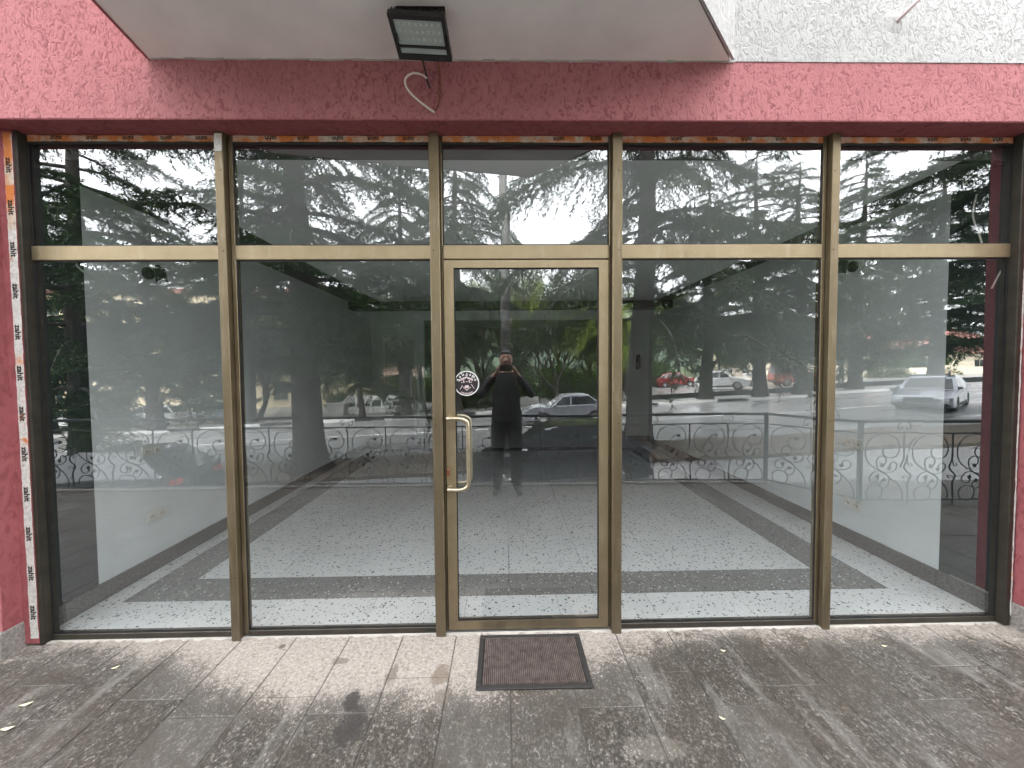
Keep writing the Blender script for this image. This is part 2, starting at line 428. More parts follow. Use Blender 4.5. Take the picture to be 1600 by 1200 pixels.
def empty(name, loc=(0, 0, 0), rz=0):
    o = bpy.data.objects.new(name, None); C.objects.link(o); o.location = loc; o.rotation_euler = (0, 0, rz)
    o.empty_display_size = .2; WO[o.name] = Vector(loc); return o
def struct(o, label): return tag(o, label, kind='structure')
def copy_tree(o, parent=None):
    c = o.copy(); C.objects.link(c)
    if parent is not None: c.parent = parent
    for ch in list(o.children): copy_tree(ch, c)
    return c
def spline(pts, k=6):
    out = []; P = [Vector(p) for p in pts]; n = len(P)
    for i in range(n - 1):
        p0, p1, p2, p3 = P[max(i - 1, 0)], P[i], P[i + 1], P[min(i + 2, n - 1)]
        for j in range(k):
            t = j / k
            out.append(.5 * ((2 * p1) + (p2 - p0) * t + (2 * p0 - 5 * p1 + 4 * p2 - p3) * t * t + (3 * p1 - p0 - 3 * p2 + p3) * t ** 3))
    out.append(P[-1]); return out

# ------------------------------------------------------------------ ground and street (the street runs downhill towards -x)
Z0, G = -1.40, .045
def rz(x): return Z0 + G * max(-75, min(65, x))
def strip(name, mat, x0, x1, y0, y1, dz, thick=0, parent=None):
    m = MB(); xs = sorted({x0, x1, *[x for x in (-75, 65) if x0 < x < x1]})
    for a, b in zip(xs, xs[1:]):
        if thick:
            m.add([(a, y0, rz(a) + dz - thick), (b, y0, rz(b) + dz - thick), (b, y1, rz(b) + dz - thick), (a, y1, rz(a) + dz - thick), (a, y0, rz(a) + dz), (b, y0, rz(b) + dz), (b, y1, rz(b) + dz), (a, y1, rz(a) + dz)],
                  [(0, 3, 2, 1), (4, 5, 6, 7), (0, 1, 5, 4), (1, 2, 6, 5), (2, 3, 7, 6), (3, 0, 4, 7)])
        else: m.add([(a, y0, rz(a) + dz), (b, y0, rz(b) + dz), (b, y1, rz(b) + dz), (a, y1, rz(a) + dz)], [(0, 1, 2, 3)])
    return m.build(name, mat, parent)
struct(strip('ground', 'grass', -700, 700, -1200, 300, -.02), 'grassy sloping ground reaching to the horizon')
struct(strip('service_road', 'asphalt', -74, 64, -8.95, -2.95, .0), 'wet asphalt strip with parked cars below the railing')
struct(strip('tree_verge', 'soil', -74, 64, -11.6, -8.95, .10, .14), 'bare earth strip where the big cedars stand')
road = struct(strip('road', 'asphalt', -74, 64, -24.0, -11.6, .0), 'wet asphalt street with overcast sky sheen put into its pale colour')
strip('lane_line', 'road_paint', -74, 64, -17.55, -17.40, .005, 0, road)
fs = struct(strip('sidewalk', 'far_pavement', -74, 64, -26.6, -24.2, .12, .16), 'wet pavement on the far side of the street')
for i in range(34):
    x0 = -34 + i * 2.0
    m = MB(); a, b = x0 + .01, x0 + 1.99
    m.add([(a, -24.2, rz(a) - .03), (b, -24.2, rz(b) - .03), (b, -23.98, rz(b) - .03), (a, -23.98, rz(a) - .03), (a, -24.2, rz(a) + .16), (b, -24.2, rz(b) + .16), (b, -23.98, rz(b) + .16), (a, -23.98, rz(a) + .16)],
          [(0, 3, 2, 1), (4, 5, 6, 7), (0, 1, 5, 4), (1, 2, 6, 5), (2, 3, 7, 6), (3, 0, 4, 7)])
    m.build('kerb_stone', 'kerb_black' if i % 3 == 0 else 'kerb_white', fs)
struct(strip('car_park', 'far_pavement', -74, 64, -42.0, -28.6, .01), 'wet parking area beyond the far trees')
kb = strip('low_kerb_wall', 'kerb_black', 11, 64, -28.6, -28.35, .32, .40)
tag(kb, 'low dark kerb wall between the far trees and the parked cars', 'kerb')

# ------------------------------------------------------------------ the terrace in front of the shop
TZ = -.015
m = MB(); m.box(-12, 14, -2.95, .0, -2.6, TZ - .0035)
terrace = struct(m.build('terrace', 'joint_mortar'), 'raised stone-paved terrace in front of the shop')
slabs = {}
def slab_mesh(L, jitter):
    k = (round(L, 2), jitter)
    if k not in slabs:
        m = MB(); m.box(-.1500, .1500, -L / 2 + .0024, L / 2 - .0024, -.028, 0, cham=.0032)
        slabs[k] = m.mesh('slab', 'slab')
    return slabs[k]
rnd = random.Random(3)
for c in range(-18, 17):
    cx = .015 + .3045 * c + .152
    y = -.004
    first = rnd.choice([.34, .34, .44, .30, .54])
    ys = [first] + [rnd.choice([.6, .75, .9]) for _ in range(5)]
    for L in ys:
        if y - L < -2.86: L = 2.86 + y
        if L < .1: break
        L = round(L, 2)
        o = link('slab', slab_mesh(L, 0), terrace, loc=(cx, y - L / 2, TZ + rnd.uniform(-.0016, .0016)))
        o.rotation_euler = (rnd.uniform(-.002, .002), rnd.uniform(-.003, .003), rnd.uniform(-.002, .002))
        y -= L
m = MB(); m.box(-12, 3.42, -2.95, -2.865, TZ - .02, TZ + .035, cham=.008)
m.build('edge_kerb', 'terrace_concrete', terrace)

# ------------------------------------------------------------------ interior of the shop
XL, XR, CEIL, BACK = -2.68, 2.95, 2.69, 5.85
m = MB(); m.box(XL - .1, XR + .1, .0, 9.2, -.25, -.012)
floor = struct(m.build('floor', 'grout'), 'polished terrazzo tile floor of the empty shop')
def tile(x0, x1, y0, y1, mat, cache={}):
    k = (round(x1 - x0, 3), round(y1 - y0, 3), mat)
    if k not in cache:
        m = MB(); w, d = k[0] / 2 - .0012, k[1] / 2 - .0012
        m.box(-w, w, -d, d, -.011, 0); cache[k] = m.mesh('tile', mat)
    return link('tile', cache[k], floor, loc=((x0 + x1) / 2, (y0 + y1) / 2, 0))
def cuts(a, b, start, step):
    v = [a]; x = start
    while x < b - .03:
        if x > a + .03: v.append(x)
        x += step
    return v + [b]
BX = (-2.53, -2.25, 2.28, 2.60); BY = (.337, .62, 5.05, 5.33)
def row(xs, ys, mat):
    for a, b in zip(xs, xs[1:]):
        for c_, d in zip(ys, ys[1:]): tile(a, b, c_, d, mat)
row(cuts(XL, XR, -2.634, .593), [.03, BY[0]], 'terrazzo_light')
row([BX[0], BX[1]], [BY[0], BY[1]], 'terrazzo_dark'); row([BX[2], BX[3]], [BY[0], BY[1]], 'terrazzo_dark')
row(cuts(BX[1], BX[2], -2.24 , .5655), [BY[0], BY[1]], 'terrazzo_dark')
ysd = cuts(BY[1], BY[3], BY[1], .58)
row([BX[0], BX[1]], ysd, 'terrazzo_dark'); row([BX[2], BX[3]], ysd, 'terrazzo_dark')
row(cuts(BX[1], BX[2], -2.25, .5655), [BY[2], BY[3]], 'terrazzo_dark')
row(cuts(BX[1], BX[2], -2.25, .5663), cuts(BY[1], BY[2], BY[1], .5537), 'terrazzo_light')
ysl = cuts(BY[0], BY[3], BY[0], .58)
row([XL, BX[0]], ysl, 'terrazzo_light'); row([BX[3], XR], ysl, 'terrazzo_light')
row(cuts(XL, XR, -2.25, .5663), cuts(BY[3], 9.2, BY[3], .58), 'terrazzo_light')

def wall(name, side, label):
    m = MB(); x0, x1 = (XL - .12, XL) if side < 0 else (XR, XR + .12)
    m.box(x0, x1, .345, 9.2, -.01, 3.0)
    w = struct(m.build(name, 'room_paint'), label)
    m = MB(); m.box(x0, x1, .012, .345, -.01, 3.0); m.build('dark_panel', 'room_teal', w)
    ys = cuts(.02, 9.2, .36, .6)
    for a, b in zip(ys, ys[1:]):
        m = MB(); e = .012 if side < 0 else -.012
        xa, xb = sorted(((XL if side < 0 else XR), (XL if side < 0 else XR) + e))
        m.box(xa, xb, a + .001, b - .001, .001, .115); m.build('skirting_tile', 'skirting_granite', w)
    return w
wall('wall_left', -1, 'pale grey painted left side wall of the empty shop')
wall('wall_right', 1, 'pale grey painted right side wall of the empty shop')
m = MB(); m.box(XL, -1.62, BACK, BACK + .12, -.01, 3.0); m.box(2.5, XR, BACK, BACK + .12, -.01, 3.0); m.box(-1.62, 2.5, BACK, BACK + .12, 2.5, 3.0)
bw = struct(m.build('wall_back', 'room_paint'), 'back wall of the shop with a wide opening')
m = MB(); m.box(XL + .013, -1.62, BACK - .012, BACK, .001, .115); m.build('skirting_tile', 'skirting_granite', bw)
m = MB(); m.box(2.5, XR - .013, BACK - .012, BACK, .001, .115); m.build('skirting_tile', 'skirting_granite', bw)
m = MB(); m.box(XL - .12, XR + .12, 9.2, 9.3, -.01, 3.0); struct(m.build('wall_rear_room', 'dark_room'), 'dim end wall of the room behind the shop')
m = MB(); m.box(-2.16, XR - .3, .022, 9.2, CEIL, CEIL + .15)
cl = struct(m.build('ceiling', 'room_ceiling'), 'flat pale ceiling of the shop')
m = MB(); m.box(XL, -2.162, .07, 9.2, CEIL + .004, CEIL + .15); m.box(XR - .298, XR, .07, 9.2, CEIL + .004, CEIL + .15); m.build('edge_strip', 'room_black', cl)
m = MB(); m.box(XL, XR, .012, .02, CEIL - .002, 2.9); m.build('front_fascia', 'room_black', cl)
m = MB(); m.box(XL, XR, 4.70, 4.95, CEIL - .13, CEIL - .003); m.build('cross_beam', 'room_black', cl)
t = empty('inner_door', (-2.13, BACK, 0))
m = MB(); m.box(-2.42, -1.84, BACK - .03, BACK - .001, .004, 2.1); m.build('leaf', 'inner_door', t)
for a in ((-2.47, -2.42, .004, 2.15), (-1.84, -1.79, .004, 2.15)):
    m = MB(); m.box(a[0], a[1], BACK - .045, BACK - .001, a[2], a[3]); m.build('jamb', 'plastic_white', t)
m = MB(); m.box(-2.419, -1.841, BACK - .045, BACK - .001, 2.101, 2.15); m.build('lintel', 'plastic_white', t)
m = MB(); m.tube([(-1.9, BACK - .03, 1.0), (-1.9, BACK - .08, 1.0), (-2.01, BACK - .08, 1.0)], .01); m.build('handle', 'brushed_brass', t)
tag(t, 'pale inner door in the back wall of the empty shop', 'door')

def socket(side, y, z, label, n):
    X = XL if side < 0 else XR; s = 1 if side < 0 else -1
    t = empty('wall_socket', (X, y, z))
    m = MB(); xa, xb = sorted((X + s * .001, X + s * .014)); w = .042 * n
    m.box(xa, xb, y - w, y + w, z - .042, z + .042, cham=.004); m.build('cover_plate', 'plastic_white', t)
    for k in range(n):
        yy = y - w + .042 * (2 * k + 1)
        m = MB(); m.lathe([(.0, .0), (.018, .0), (.021, .006), (.021, -.004)], 'x', 16, (X + s * .0145, yy, z)); m.build('socket_well', 'plastic_cable', t, smooth=True)
        for d in (-.009, .009):
            m = MB(); m.lathe([(0, .001), (.0035, .001), (.0035, -.001)], 'x', 8, (X + s * .0165, yy + d, z)); m.build('pin_hole', 'gasket', t)
    tag(t, label, 'socket')
socket(-1, .786, .42, 'white double socket low on the left wall of the shop', 2)
socket(-1, .766, .92, 'white double socket on the left wall at handle height', 2)
socket(1, 1.02, .345, 'white double socket low on the right wall of the shop', 2)
socket(1, 1.02, .86, 'white double socket on the right wall at handle height', 2)

def spotlight(side, y, z, label):
    X = XL if side < 0 else XR; s = 1 if side < 0 else -1
    t = empty('wall_spotlight', (X, y, z))
    m = MB(); m.lathe([(0, 0), (.045, 0), (.045, .02), (.0, .02)], 'x', 18, (X + (0 if s > 0 else -.02), y, z)); m.build('wall_plate', 'black_metal', t, smooth=False)
    m = MB(); m.tube([(X + s * .02, y, z), (X + s * .07, y + .01, z - .005)], .009); m.build('arm', 'black_metal', t)
    a = Vector((X + s * .08, y + .012, z + .05)); d = Vector((s * .05, -.035, -.125))
    m = MB(); m.tube([a, a + d * .12, a + d], [.03, .036, .036], 16); m.build('lamp_can', 'black_metal', t)
    m = MB(); m.tube([a + d * 1.0, a + d * 1.02], [.03, .03], 16); m.build('lens', 'lamp_glass', t)
    tag(t, label, 'spotlight')
spotlight(-1, .80, 2.25, 'black can spotlight high on the left shop wall')
spotlight(1, 1.07, 2.35, 'black can spotlight high on the right shop wall')
m = MB(); m.tube(spline([(XL + .004, .30, 2.19), (XL + .03, .28, 2.17), (XL + .02, .33, 2.145), (XL + .05, .36, 2.13)]), .006, 6)
tag(m.build('wire_end', 'plastic_white', smooth=True), 'short white wire end poking from the left shop wall', 'wire')
m = MB(); m.tube(spline([(XR - .012, .19, 2.57), (XR - .02, .20, 2.45), (XR - .014, .17, 2.33), (XR - .016, .145, 2.24)]), .0045, 6)
tag(m.build('wire_end', 'plastic_cable', smooth=True), 'thin white wire hanging behind the right upper pane', 'wire')
m = MB(); m.tube(spline([(XR - .012, .02, 2.12), (XR - .03, .045, 2.05), (XR - .03, .08, 1.97)]), .0045, 6)
tag(m.build('wire_end', 'plastic_cable', smooth=True), 'short white wire stub below the right transom bar', 'wire')
t = empty('fuse_box', (2.72, BACK, 1.6))
m = MB(); m.box(2.68, 2.76, BACK - .05, BACK - .001, 1.48, 1.78, cham=.006); m.build('case', 'black_metal', t)
m = MB(); m.box(2.695, 2.745, BACK - .054, BACK - .05, 1.52, 1.74); m.build('cover', 'room_black', t)
tag(t, 'small black box on the back wall right of the opening', 'box')

# ------------------------------------------------------------------ the building: pink front, white upper wall, balcony
FY = -.145; LZ = 2.812; SZ = 3.11; TOP = 9.5
b = empty('shop_building', (0, 0, 0))
def wavy_face(x0, x1, z0, z1, y, nx, nz, seed):    # not used for flat parts
    pass
m = MB(); m.box(-9, 9, FY, .30, LZ, SZ); lw = m.build('lintel', 'pink_stucco', b)
m = MB(); m.box(-9, 1.19, FY, .30, SZ, TOP); m.build('upper_wall', 'pink_stucco', b)['label'] = 'pink roughcast wall above the left of the shop front'
m = MB(); m.box(1.19, 9, FY - .004, .30, SZ, TOP); m.build('upper_wall', 'white_stucco', b)['label'] = 'white roughcast wall above the right of the shop front'
m = MB(); m.box(-9, -2.70, FY, .30, .13, LZ); m.build('pier', 'pink_stucco', b)
m = MB(); m.box(2.961, 9, FY, .30, .13, LZ); m.build('pier', 'pink_stucco', b)
m = MB(); m.box(-2.70, -2.694, FY + .001, .0, .13, LZ); m.build('reveal', 'pink_shaded', b)
m = MB(); m.box(2.955, 2.961, FY + .001, .0, .13, LZ); m.build('reveal', 'pink_shaded', b)
m = MB(); m.box(-2.694, 2.955, FY + .002, .0, LZ - .005, LZ); m.build('reveal', 'pink_shaded', b)
def plinth(x0, x1, y0, y1):
    m = MB(); m.box(x0, x1, y0, y1, TZ - .01, .128, cham=.008); m.build('plinth_stone', 'plinth_granite', b)
for k in range(7): plinth(-2.685 - .9 * (k + 1), -2.689 - .9 * k, FY - .022, .28)
for k in range(7): plinth(2.946 + .9 * k, 2.942 + .9 * (k + 1), FY - .022, .28)
m = MB(); m.prism([(-1.80, FY), (-1.70, -.755), (.236, -1.13), (1.19, FY - .008)], SZ, SZ + .20)
bal = m.build('balcony', 'soffit_plaster', b)
def fascia(p, q, mat):
    p, q = Vector((*p, 0)), Vector((*q, 0)); d = (q - p).normalized(); nrm = Vector((d.y, -d.x, 0)) * .012
    m = MB(); m.prism([tuple(p.xy), tuple(q.xy), tuple((q + nrm).xy), tuple((p + nrm).xy)], SZ - .004, SZ + 1.1); m.build('parapet', mat, bal)
fascia((-1.80, FY - .002), (-1.70, -.755), 'pink_stucco'); fascia((-1.70, -.755), (.236, -1.13), 'white_stucco'); fascia((.236, -1.13), (1.195, FY - .016), 'white_stucco')
m = MB(); x = -1.79                                     # ragged mortar bead where soffit meets wall
while x < 1.16:
    w = random.uniform(.03, .09); m.box(x, x + w, FY - random.uniform(.004, .012), FY + .002, SZ - random.uniform(.002, .008), SZ + .001); x += w
m.build('mortar_bead', 'mortar', bal)
m = MB(); m.box(-9, 9, .30, 9.6, 3.0, TOP); m.build('building_body', 'white_stucco', b)
for q in ((-9, XL - .12), (XR + .12, 9)): m = MB(); m.box(q[0], q[1], .30, 9.6, -2.5, 3.0); m.build('building_side', 'white_stucco', b)
tag(b, 'pink and white roughcast building with a corner-cut balcony over the shop', 'building')
t = empty('wall_rod', (2.07, FY, 3.31))
m = MB(); m.lathe([(0, -.006), (.03, -.005), (.05, -.002), (.06, 0.0)], 'y', 14, (2.06, FY - .004, 3.318)); m.build('mortar_patch', 'white_stucco', t, smooth=True)
m = MB(); m.tube([(2.065, FY + .02, 3.305), (2.10, FY - .10, 3.355)], .0095, 8); m.build('rod', 'sticker_pink', t, smooth=True)
tag(t, 'stub of pipe sticking out of the white roughcast wall', 'pipe')

# ------------------------------------------------------------------ storefront frame and panes
sf = empty('storefront', (0, 0, 0))
GX0, GX1, GT, TB, TT = -2.585, 2.945, 2.762, 2.128, 2.206
def bar(name, x0, x1, y0, y1, z0, z1, mat='bronze', parent=sf, cham=.003):
    m = MB(); m.box(x0, x1, y0, y1, z0, z1, cham=cham); return m.build(name, mat, parent)
prou = ((-1.559, -1.512), (-.405, -.351), (.605, .659), (1.832, 1.878))
rece = ((-1.512, -1.486), (-.351, -.340), (.594, .605), (1.810, 1.832))
for (a, b_), (c_, d) in zip(prou, rece):
    o = bar('mullion', a, b_, -.048, .03, TZ - .005, LZ - .006, 'bronze_shaded')
    if c_ < a: bar('recessed_bar', c_, d - .002, -.012, .03, .0, LZ - .006, 'bronze_shaded', o)
    else: bar('recessed_bar', c_ + .002, d, -.012, .03, .0, LZ - .006, 'bronze_shaded', o)
for k, (a, b_) in enumerate(prou):                        # fixing screws in the mullion faces
    for z in (.35, 1.2, 2.167, 2.6):
        m = MB(); m.lathe([(0, -.0015), (.0035, -.001), (.004, 0)], 'y', 8, ((a + b_) / 2 + .008 * (-1) ** k, -.048, z)); m.build('screw', 'bronze_dark', sf)
cells = ((-2.588, -1.561), (-1.484, -.407), (-.338, .592), (.661, 1.808), (1.880, 2.903))
GOLD = []
for i, (a, b_) in enumerate(cells):
    bar('transom_bar', a, b_, -.018, .03, TB, TT)
    bar('head_bar', a, b_, -.010, .03, GT, LZ - .006, 'bronze_dark')
    if i != 2: bar('sill_bar', a, b_, -.014, .03, -.008, .022, 'bronze_dark')
bar('jamb', -2.612, -2.590, -.055, .03, -.008, LZ - .006, 'bronze_dark'); bar('jamb', 2.905, 2.932, -.055, .03, -.008, LZ - .006, 'bronze_dark')
def pane(parent, x0, x1, z0, z1, y=-.003):
    m = MB(); tw = random.uniform(-.0020, .0020); tw2 = random.uniform(-.0020, .0020)
    vs = [(x0, y + tw, z0), (x1, y - tw, z0), (x1, y + .006, z0), (x0, y + .006, z0), (x0, y + tw2, z1), (x1, y - tw2, z1), (x1, y + .006, z1), (x0, y + .006, z1)]
    m.add(vs, [(0, 1, 5, 4)], 0); m.add(vs, [(0, 3, 2, 1), (4, 5, 6, 7), (1, 2, 6, 5), (2, 3, 7, 6), (3, 0, 4, 7)], 1)
    o = m.build('glass_pane', ['glass', 'glass_back'], parent, fix=False)
    g = MB(); e = .006                                  # black rubber gasket round the pane
    for q in ((x0, x0 + e, z0, z1), (x1 - e, x1, z0, z1), (x0 + e, x1 - e, z0, z0 + e), (x0 + e, x1 - e, z1 - e, z1)): g.box(q[0], q[1], y - .006, y - .002, q[2], q[3])
    g.build('gasket', 'gasket', o); return o
for i, (a, b_) in enumerate(cells):
    pane(sf, a, b_, TT, GT)
    if i != 2: pane(sf, a, b_, .022, TB)
# printed tape left on the frame
def text_mesh(s, size, bold=.0):
    cu = bpy.data.curves.new('lettering', 'FONT'); cu.body = s; cu.size = size; cu.offset = bold; cu.align_x = 'CENTER'; cu.align_y = 'CENTER'
    o = bpy.data.objects.new('lettering', cu); C.objects.link(o)
    dg = bpy.context.evaluated_depsgraph_get(); me = bpy.data.meshes.new_from_object(o.evaluated_get(dg))
    bpy.data.objects.remove(o); me.materials.clear(); return me
zt = text_mesh('zahit', .042, .0016); zt.materials.append(mt['print_black'])
zt2 = text_mesh('zahit', .033, .001); zt2.materials.append(mt['print_black'])
def strip_mesh(x0, x1, z0, z1, y):       # tape with ragged edges
    m = MB(); n = max(2, int(max(x1 - x0, z1 - z0) / .03)); hor = (x1 - x0) > (z1 - z0)
    A = []; B = []
    for k in range(n + 1):
        f = k / n; j1, j2 = random.uniform(0, .004), random.uniform(0, .004)
        if hor: A.append((x0 + f * (x1 - x0), z0 + j1)); B.append((x0 + f * (x1 - x0), z1 - j2))
        else: A.append((x0 + j1, z0 + f * (z1 - z0))); B.append((x1 - j2, z0 + f * (z1 - z0)))
    pts = A + B[::-1] if hor else B + A[::-1]
    m.xzprism(pts, y, y + .0012); return m
for i, (a, b_) in enumerate(cells):
    a2 = a
    tp = strip_mesh(a2 + .004, b_ - .004, GT + .006, LZ - .008, -.0125).build('tape', 'tape_orange', sf)
    x = a2 + .16 + .05 * i
    while x < b_ - .06:
        if not (i == 2 and x < .3): link('lettering', zt2, tp, loc=(x, -.0128, GT + .026), rot=(R(90), R(180), 0))
        x += .192 + random.uniform(-.015, .015)
m = MB(); m.box(-2.6935, -2.6125, -.0555, .0, .0, LZ - .008); m.build('sealing_foam', 'pink_shaded', sf)
tp = strip_mesh(-2.660, -2.613, .03, LZ - .03, -.057).build('tape', 'tape_white', sf)
z = 2.62
while z > .1:
    link('lettering', zt, tp, loc=(-2.636, -.0574, z), rot=(R(90), R(90), 0))
    z -= .222
tp2 = strip_mesh(-2.659, -2.615, 2.28, LZ - .02, -.0572).build('tape', 'tape_orange', sf)
strip_mesh(2.9325, 2.9440, .05, LZ - .03, -.0555).build('tape', 'tape_white', sf)
for (a, b_) in prou[:1]:
    strip_mesh(a + .002, b_ - .002, 2.70, LZ - .02, -.0496).build('tape', 'tape_white', sf)
P_ = [(-2.62, -.0142)]; x = -2.62                          # ragged cement bead along the sill
while x < 2.89: P_.append((x, -.022 - random.uniform(0, .022))); x += random.uniform(.01, .035)
P_.append((2.90, -.0142)); m = MB(); m.prism(P_, TZ - .003, TZ + .004); m.build('cement_bead', 'mortar', sf)
tag(sf, 'bronze aluminium storefront of five tall bays with transom lights', 'storefront')

# ------------------------------------------------------------------ door
d = empty('glass_door', (-.338, 0, 0))
DX0, DX1, DZ0, DZ1 = -.336, .590, .004, 2.122; ST = .054
def mitre(name, pts, y0=-.016, y1=.028):
    m = MB(); m.xzprism(pts, y0, y1); return m.build(name, 'bronze', d)
e = .0006
mitre('stile', [(DX0, DZ0), (DX0 + ST, DZ0 + .05), (DX0 + ST, DZ1 - .042), (DX0, DZ1)])
mitre('stile', [(DX1, DZ0), (DX1, DZ1), (DX1 - ST, DZ1 - .042), (DX1 - ST, DZ0 + .05)])
mitre('rail', [(DX0 + e, DZ0), (DX1 - e, DZ0), (DX1 - ST - e, DZ0 + .05), (DX0 + ST + e, DZ0 + .05)])
mitre('rail', [(DX0 + e, DZ1), (DX0 + ST + e, DZ1 - .042), (DX1 - ST - e, DZ1 - .042), (DX1 - e, DZ1)])
gp = pane(d, DX0 + ST, DX1 - ST, DZ0 + .05, DZ1 - .042)
def handle(sy):
    y0 = -.016 if sy < 0 else .028
    pts = [(-.318, y0, 1.238), (-.318, y0 + sy * .045, 1.238), (-.255, y0 + sy * .052, 1.238), (-.222, y0 + sy * .052, 1.226), (-.208, y0 + sy * .052, 1.195), (-.207, y0 + sy * .052, 1.03), (-.207, y0 + sy * .052, .885), (-.220, y0 + sy * .052, .850), (-.255, y0 + sy * .052, .838), (-.318, y0 + sy * .045, .838), (-.318, y0, .838)]
    m = MB(); m.tube(spline(pts, 5), .0115, 12); o = m.build('handle', 'brushed_brass', d, smooth=True)
    for z in (1.238, .838):
        m = MB(); m.tube([(-.318, y0, z), (-.318, y0 + sy * .006, z)], .017, 14); m.build('rosette', 'brushed_brass', o)
handle(-1); handle(1)
m = MB(); m.xzprism([(-.327 + .009 * math.cos(a), .93 + (.016 if math.sin(a) > 0 else -.016) + .009 * math.sin(a)) for a in [2 * PI * k / 18 for k in range(18)]], -.0195, -.016)
lk = m.build('lock', 'rust', d)
m = MB(); m.tube([(-.327, -.0195, .944), (-.327, -.024, .944)], .006, 12); m.build('cylinder', 'brushed_brass', lk)
# round sticker
SC, SR = Vector((-.217, 0, 1.432)), .071
def disc(r, y, n=40, c=SC): return [(c.x + r * math.cos(2 * PI * k / n), c.z + r * math.sin(2 * PI * k / n)) for k in range(n)]
m = MB(); m.xzprism(disc(SR, 0), -.0056, -.0050); stk = m.build('sticker', 'sticker_white', d); stk['label'] = 'round black and white sticker with an animal face'
m = MB(); m.xzprism(disc(SR * .925, 0), -.0060, -.0056); m.build('sticker_field', 'sticker_black', stk)
def arc_text(s, r, a0, step, size, flip=False):
    for k, ch in enumerate(s):
        me = text_mesh(ch, size, .0006); me.materials.append(mt['sticker_white'])
        a = R(a0 - step * k) if not flip else R(a0 + step * k)
        rot = a - PI / 2 if not flip else a + PI / 2
        o = link('lettering', me, stk, loc=(SC.x + r * math.cos(a), -.0063, SC.z + r * math.sin(a)), rot=(R(90), -rot, 0))
arc_text('ჯასკაფი', SR * .76, 158, 22.6, .022)
m = MB(); u = SR / 300.                                  # face emblem: cap, eyes, muzzle, chin, crossed strokes
def em(pts): m.xzprism([(SC.x + (x - 650) * u, SC.z - (y - 630) * u) for x, y in pts][::-1], -.0064, -.0060)
em([(490, 545), (500, 520), (645, 465), (800, 520), (805, 548), (645, 490)]); em([(505, 570), (500, 552), (560, 528), (640, 500), (640, 512), (560, 545)]); em([(660, 500), (740, 528), (800, 552), (796, 575), (740, 545), (660, 512)])
em([(565, 550), (592, 560), (598, 615), (572, 618)]); em([(700, 548), (728, 548), (730, 618), (704, 612)]); em([(602, 690), (640, 676), (690, 676), (706, 695), (700, 735), (655, 745), (606, 735)])
em([(560, 725), (655, 805), (755, 720), (740, 712), (655, 785), (575, 712)]); em([(545, 670), (558, 690), (490, 780), (484, 772)]); em([(755, 655), (772, 650), (835, 755), (826, 760)]); em([(620, 590), (650, 580), (682, 590), (650, 600)]); em([(525, 600), (550, 600), (550, 622), (528, 618)]); em([(745, 596), (770, 590), (768, 612), (748, 618)])
for k in range(11):                                      # the small lower line is too fine to read: short strokes
    a = R(-122 + 6.4 * k); c0 = Vector((math.cos(a), math.sin(a))); h_ = .0035 + .0012 * (k % 3); tn = Vector((-c0.y, c0.x)) * .0016
    P4 = [c0 * (SR * .82 - h_) - tn, c0 * (SR * .82 - h_) + tn, c0 * (SR * .82 + h_) + tn, c0 * (SR * .82 + h_) - tn]
    m.xzprism([(SC.x + p.x, SC.z + p.y) for p in P4], -.0064, -.0060)
m.build('emblem', 'sticker_pink', stk)
tag(d, 'glass shop door in a bronze frame with a bent bar handle', 'door')

# ------------------------------------------------------------------ doormat, leaves, lamp, cables
t = empty('doormat', (.131, -.245, TZ))
MX0, MX1, MY0, MY1 = -.152, .412, -.440, -.052
m = MB()
for q in ((MX0, MX1, MY0, MY0 + .026), (MX0, MX1, MY1 - .026, MY1), (MX0, MX0 + .026, MY0 + .0262, MY1 - .0262), (MX1 - .026, MX1, MY0 + .0262, MY1 - .0262)): m.box(q[0], q[1], q[2], q[3], TZ + .002, TZ + .011, cham=.003)
m.build('border', 'black_rubber', t)
m = MB(); m.box(MX0 + .024, MX1 - .024, MY0 + .024, MY1 - .024, TZ + .001, TZ + .006); m.build('backing', 'black_rubber', t)
m = MB(); n = 52
for k in range(n):
    x = MX0 + .030 + (MX1 - MX0 - .060) * (k + .5) / n
    m.add([(x - .0034, MY0 + .03, TZ + .006), (x + .0034, MY0 + .03, TZ + .006), (x + .0022, MY0 + .03, TZ + .0125), (x - .0022, MY0 + .03, TZ + .0125), (x - .0034, MY1 - .03, TZ + .006), (x + .0034, MY1 - .03, TZ + .006), (x + .0022, MY1 - .03, TZ + .0125), (x - .0022, MY1 - .03, TZ + .0125)],
          [(0, 1, 2, 3), (7, 6, 5, 4), (3, 2, 6, 7), (1, 5, 6, 2), (0, 3, 7, 4)])
m.build('ribs', 'mat_rib', t)['kind'] = 'stuff'
tag(t, 'ribbed brown doormat with a black rubber border at the shop door', 'doormat')
def leaf(x, y, a, L, label):
    m = MB(); P = [(-1, 0), (-.5, .28), (0, .36), (.5, .25), (1, 0), (.5, -.25), (0, -.36), (-.5, -.28)]
    vs = [(x + (p * math.cos(a) - q * math.sin(a)) * L / 2, y + (p * math.sin(a) + q * math.cos(a)) * L / 2, TZ + .004 + .006 * abs(p)) for p, q in P]
    vs += [(v[0], v[1], v[2] - .0008) for v in vs]
    m.add(vs, [tuple(range(8)), tuple(range(15, 7, -1))] + [(i, 8 + i, 8 + (i + 1) % 8, (i + 1) % 8) for i in range(8)])
    tag(m.build('fallen_leaf', 'leaf_yellow'), label, 'leaf', 'leaves on the paving')
leaf(-2.212, -.46, .5, .05, 'pale fallen leaf on the dark paving beside the left pier')
leaf(-2.143, -.586, .3, .05, 'pale fallen leaf nearest the lower left corner')
leaf(-2.02, -.24, .7, .035, 'tiny pale leaf on the paving before the leftmost bay')
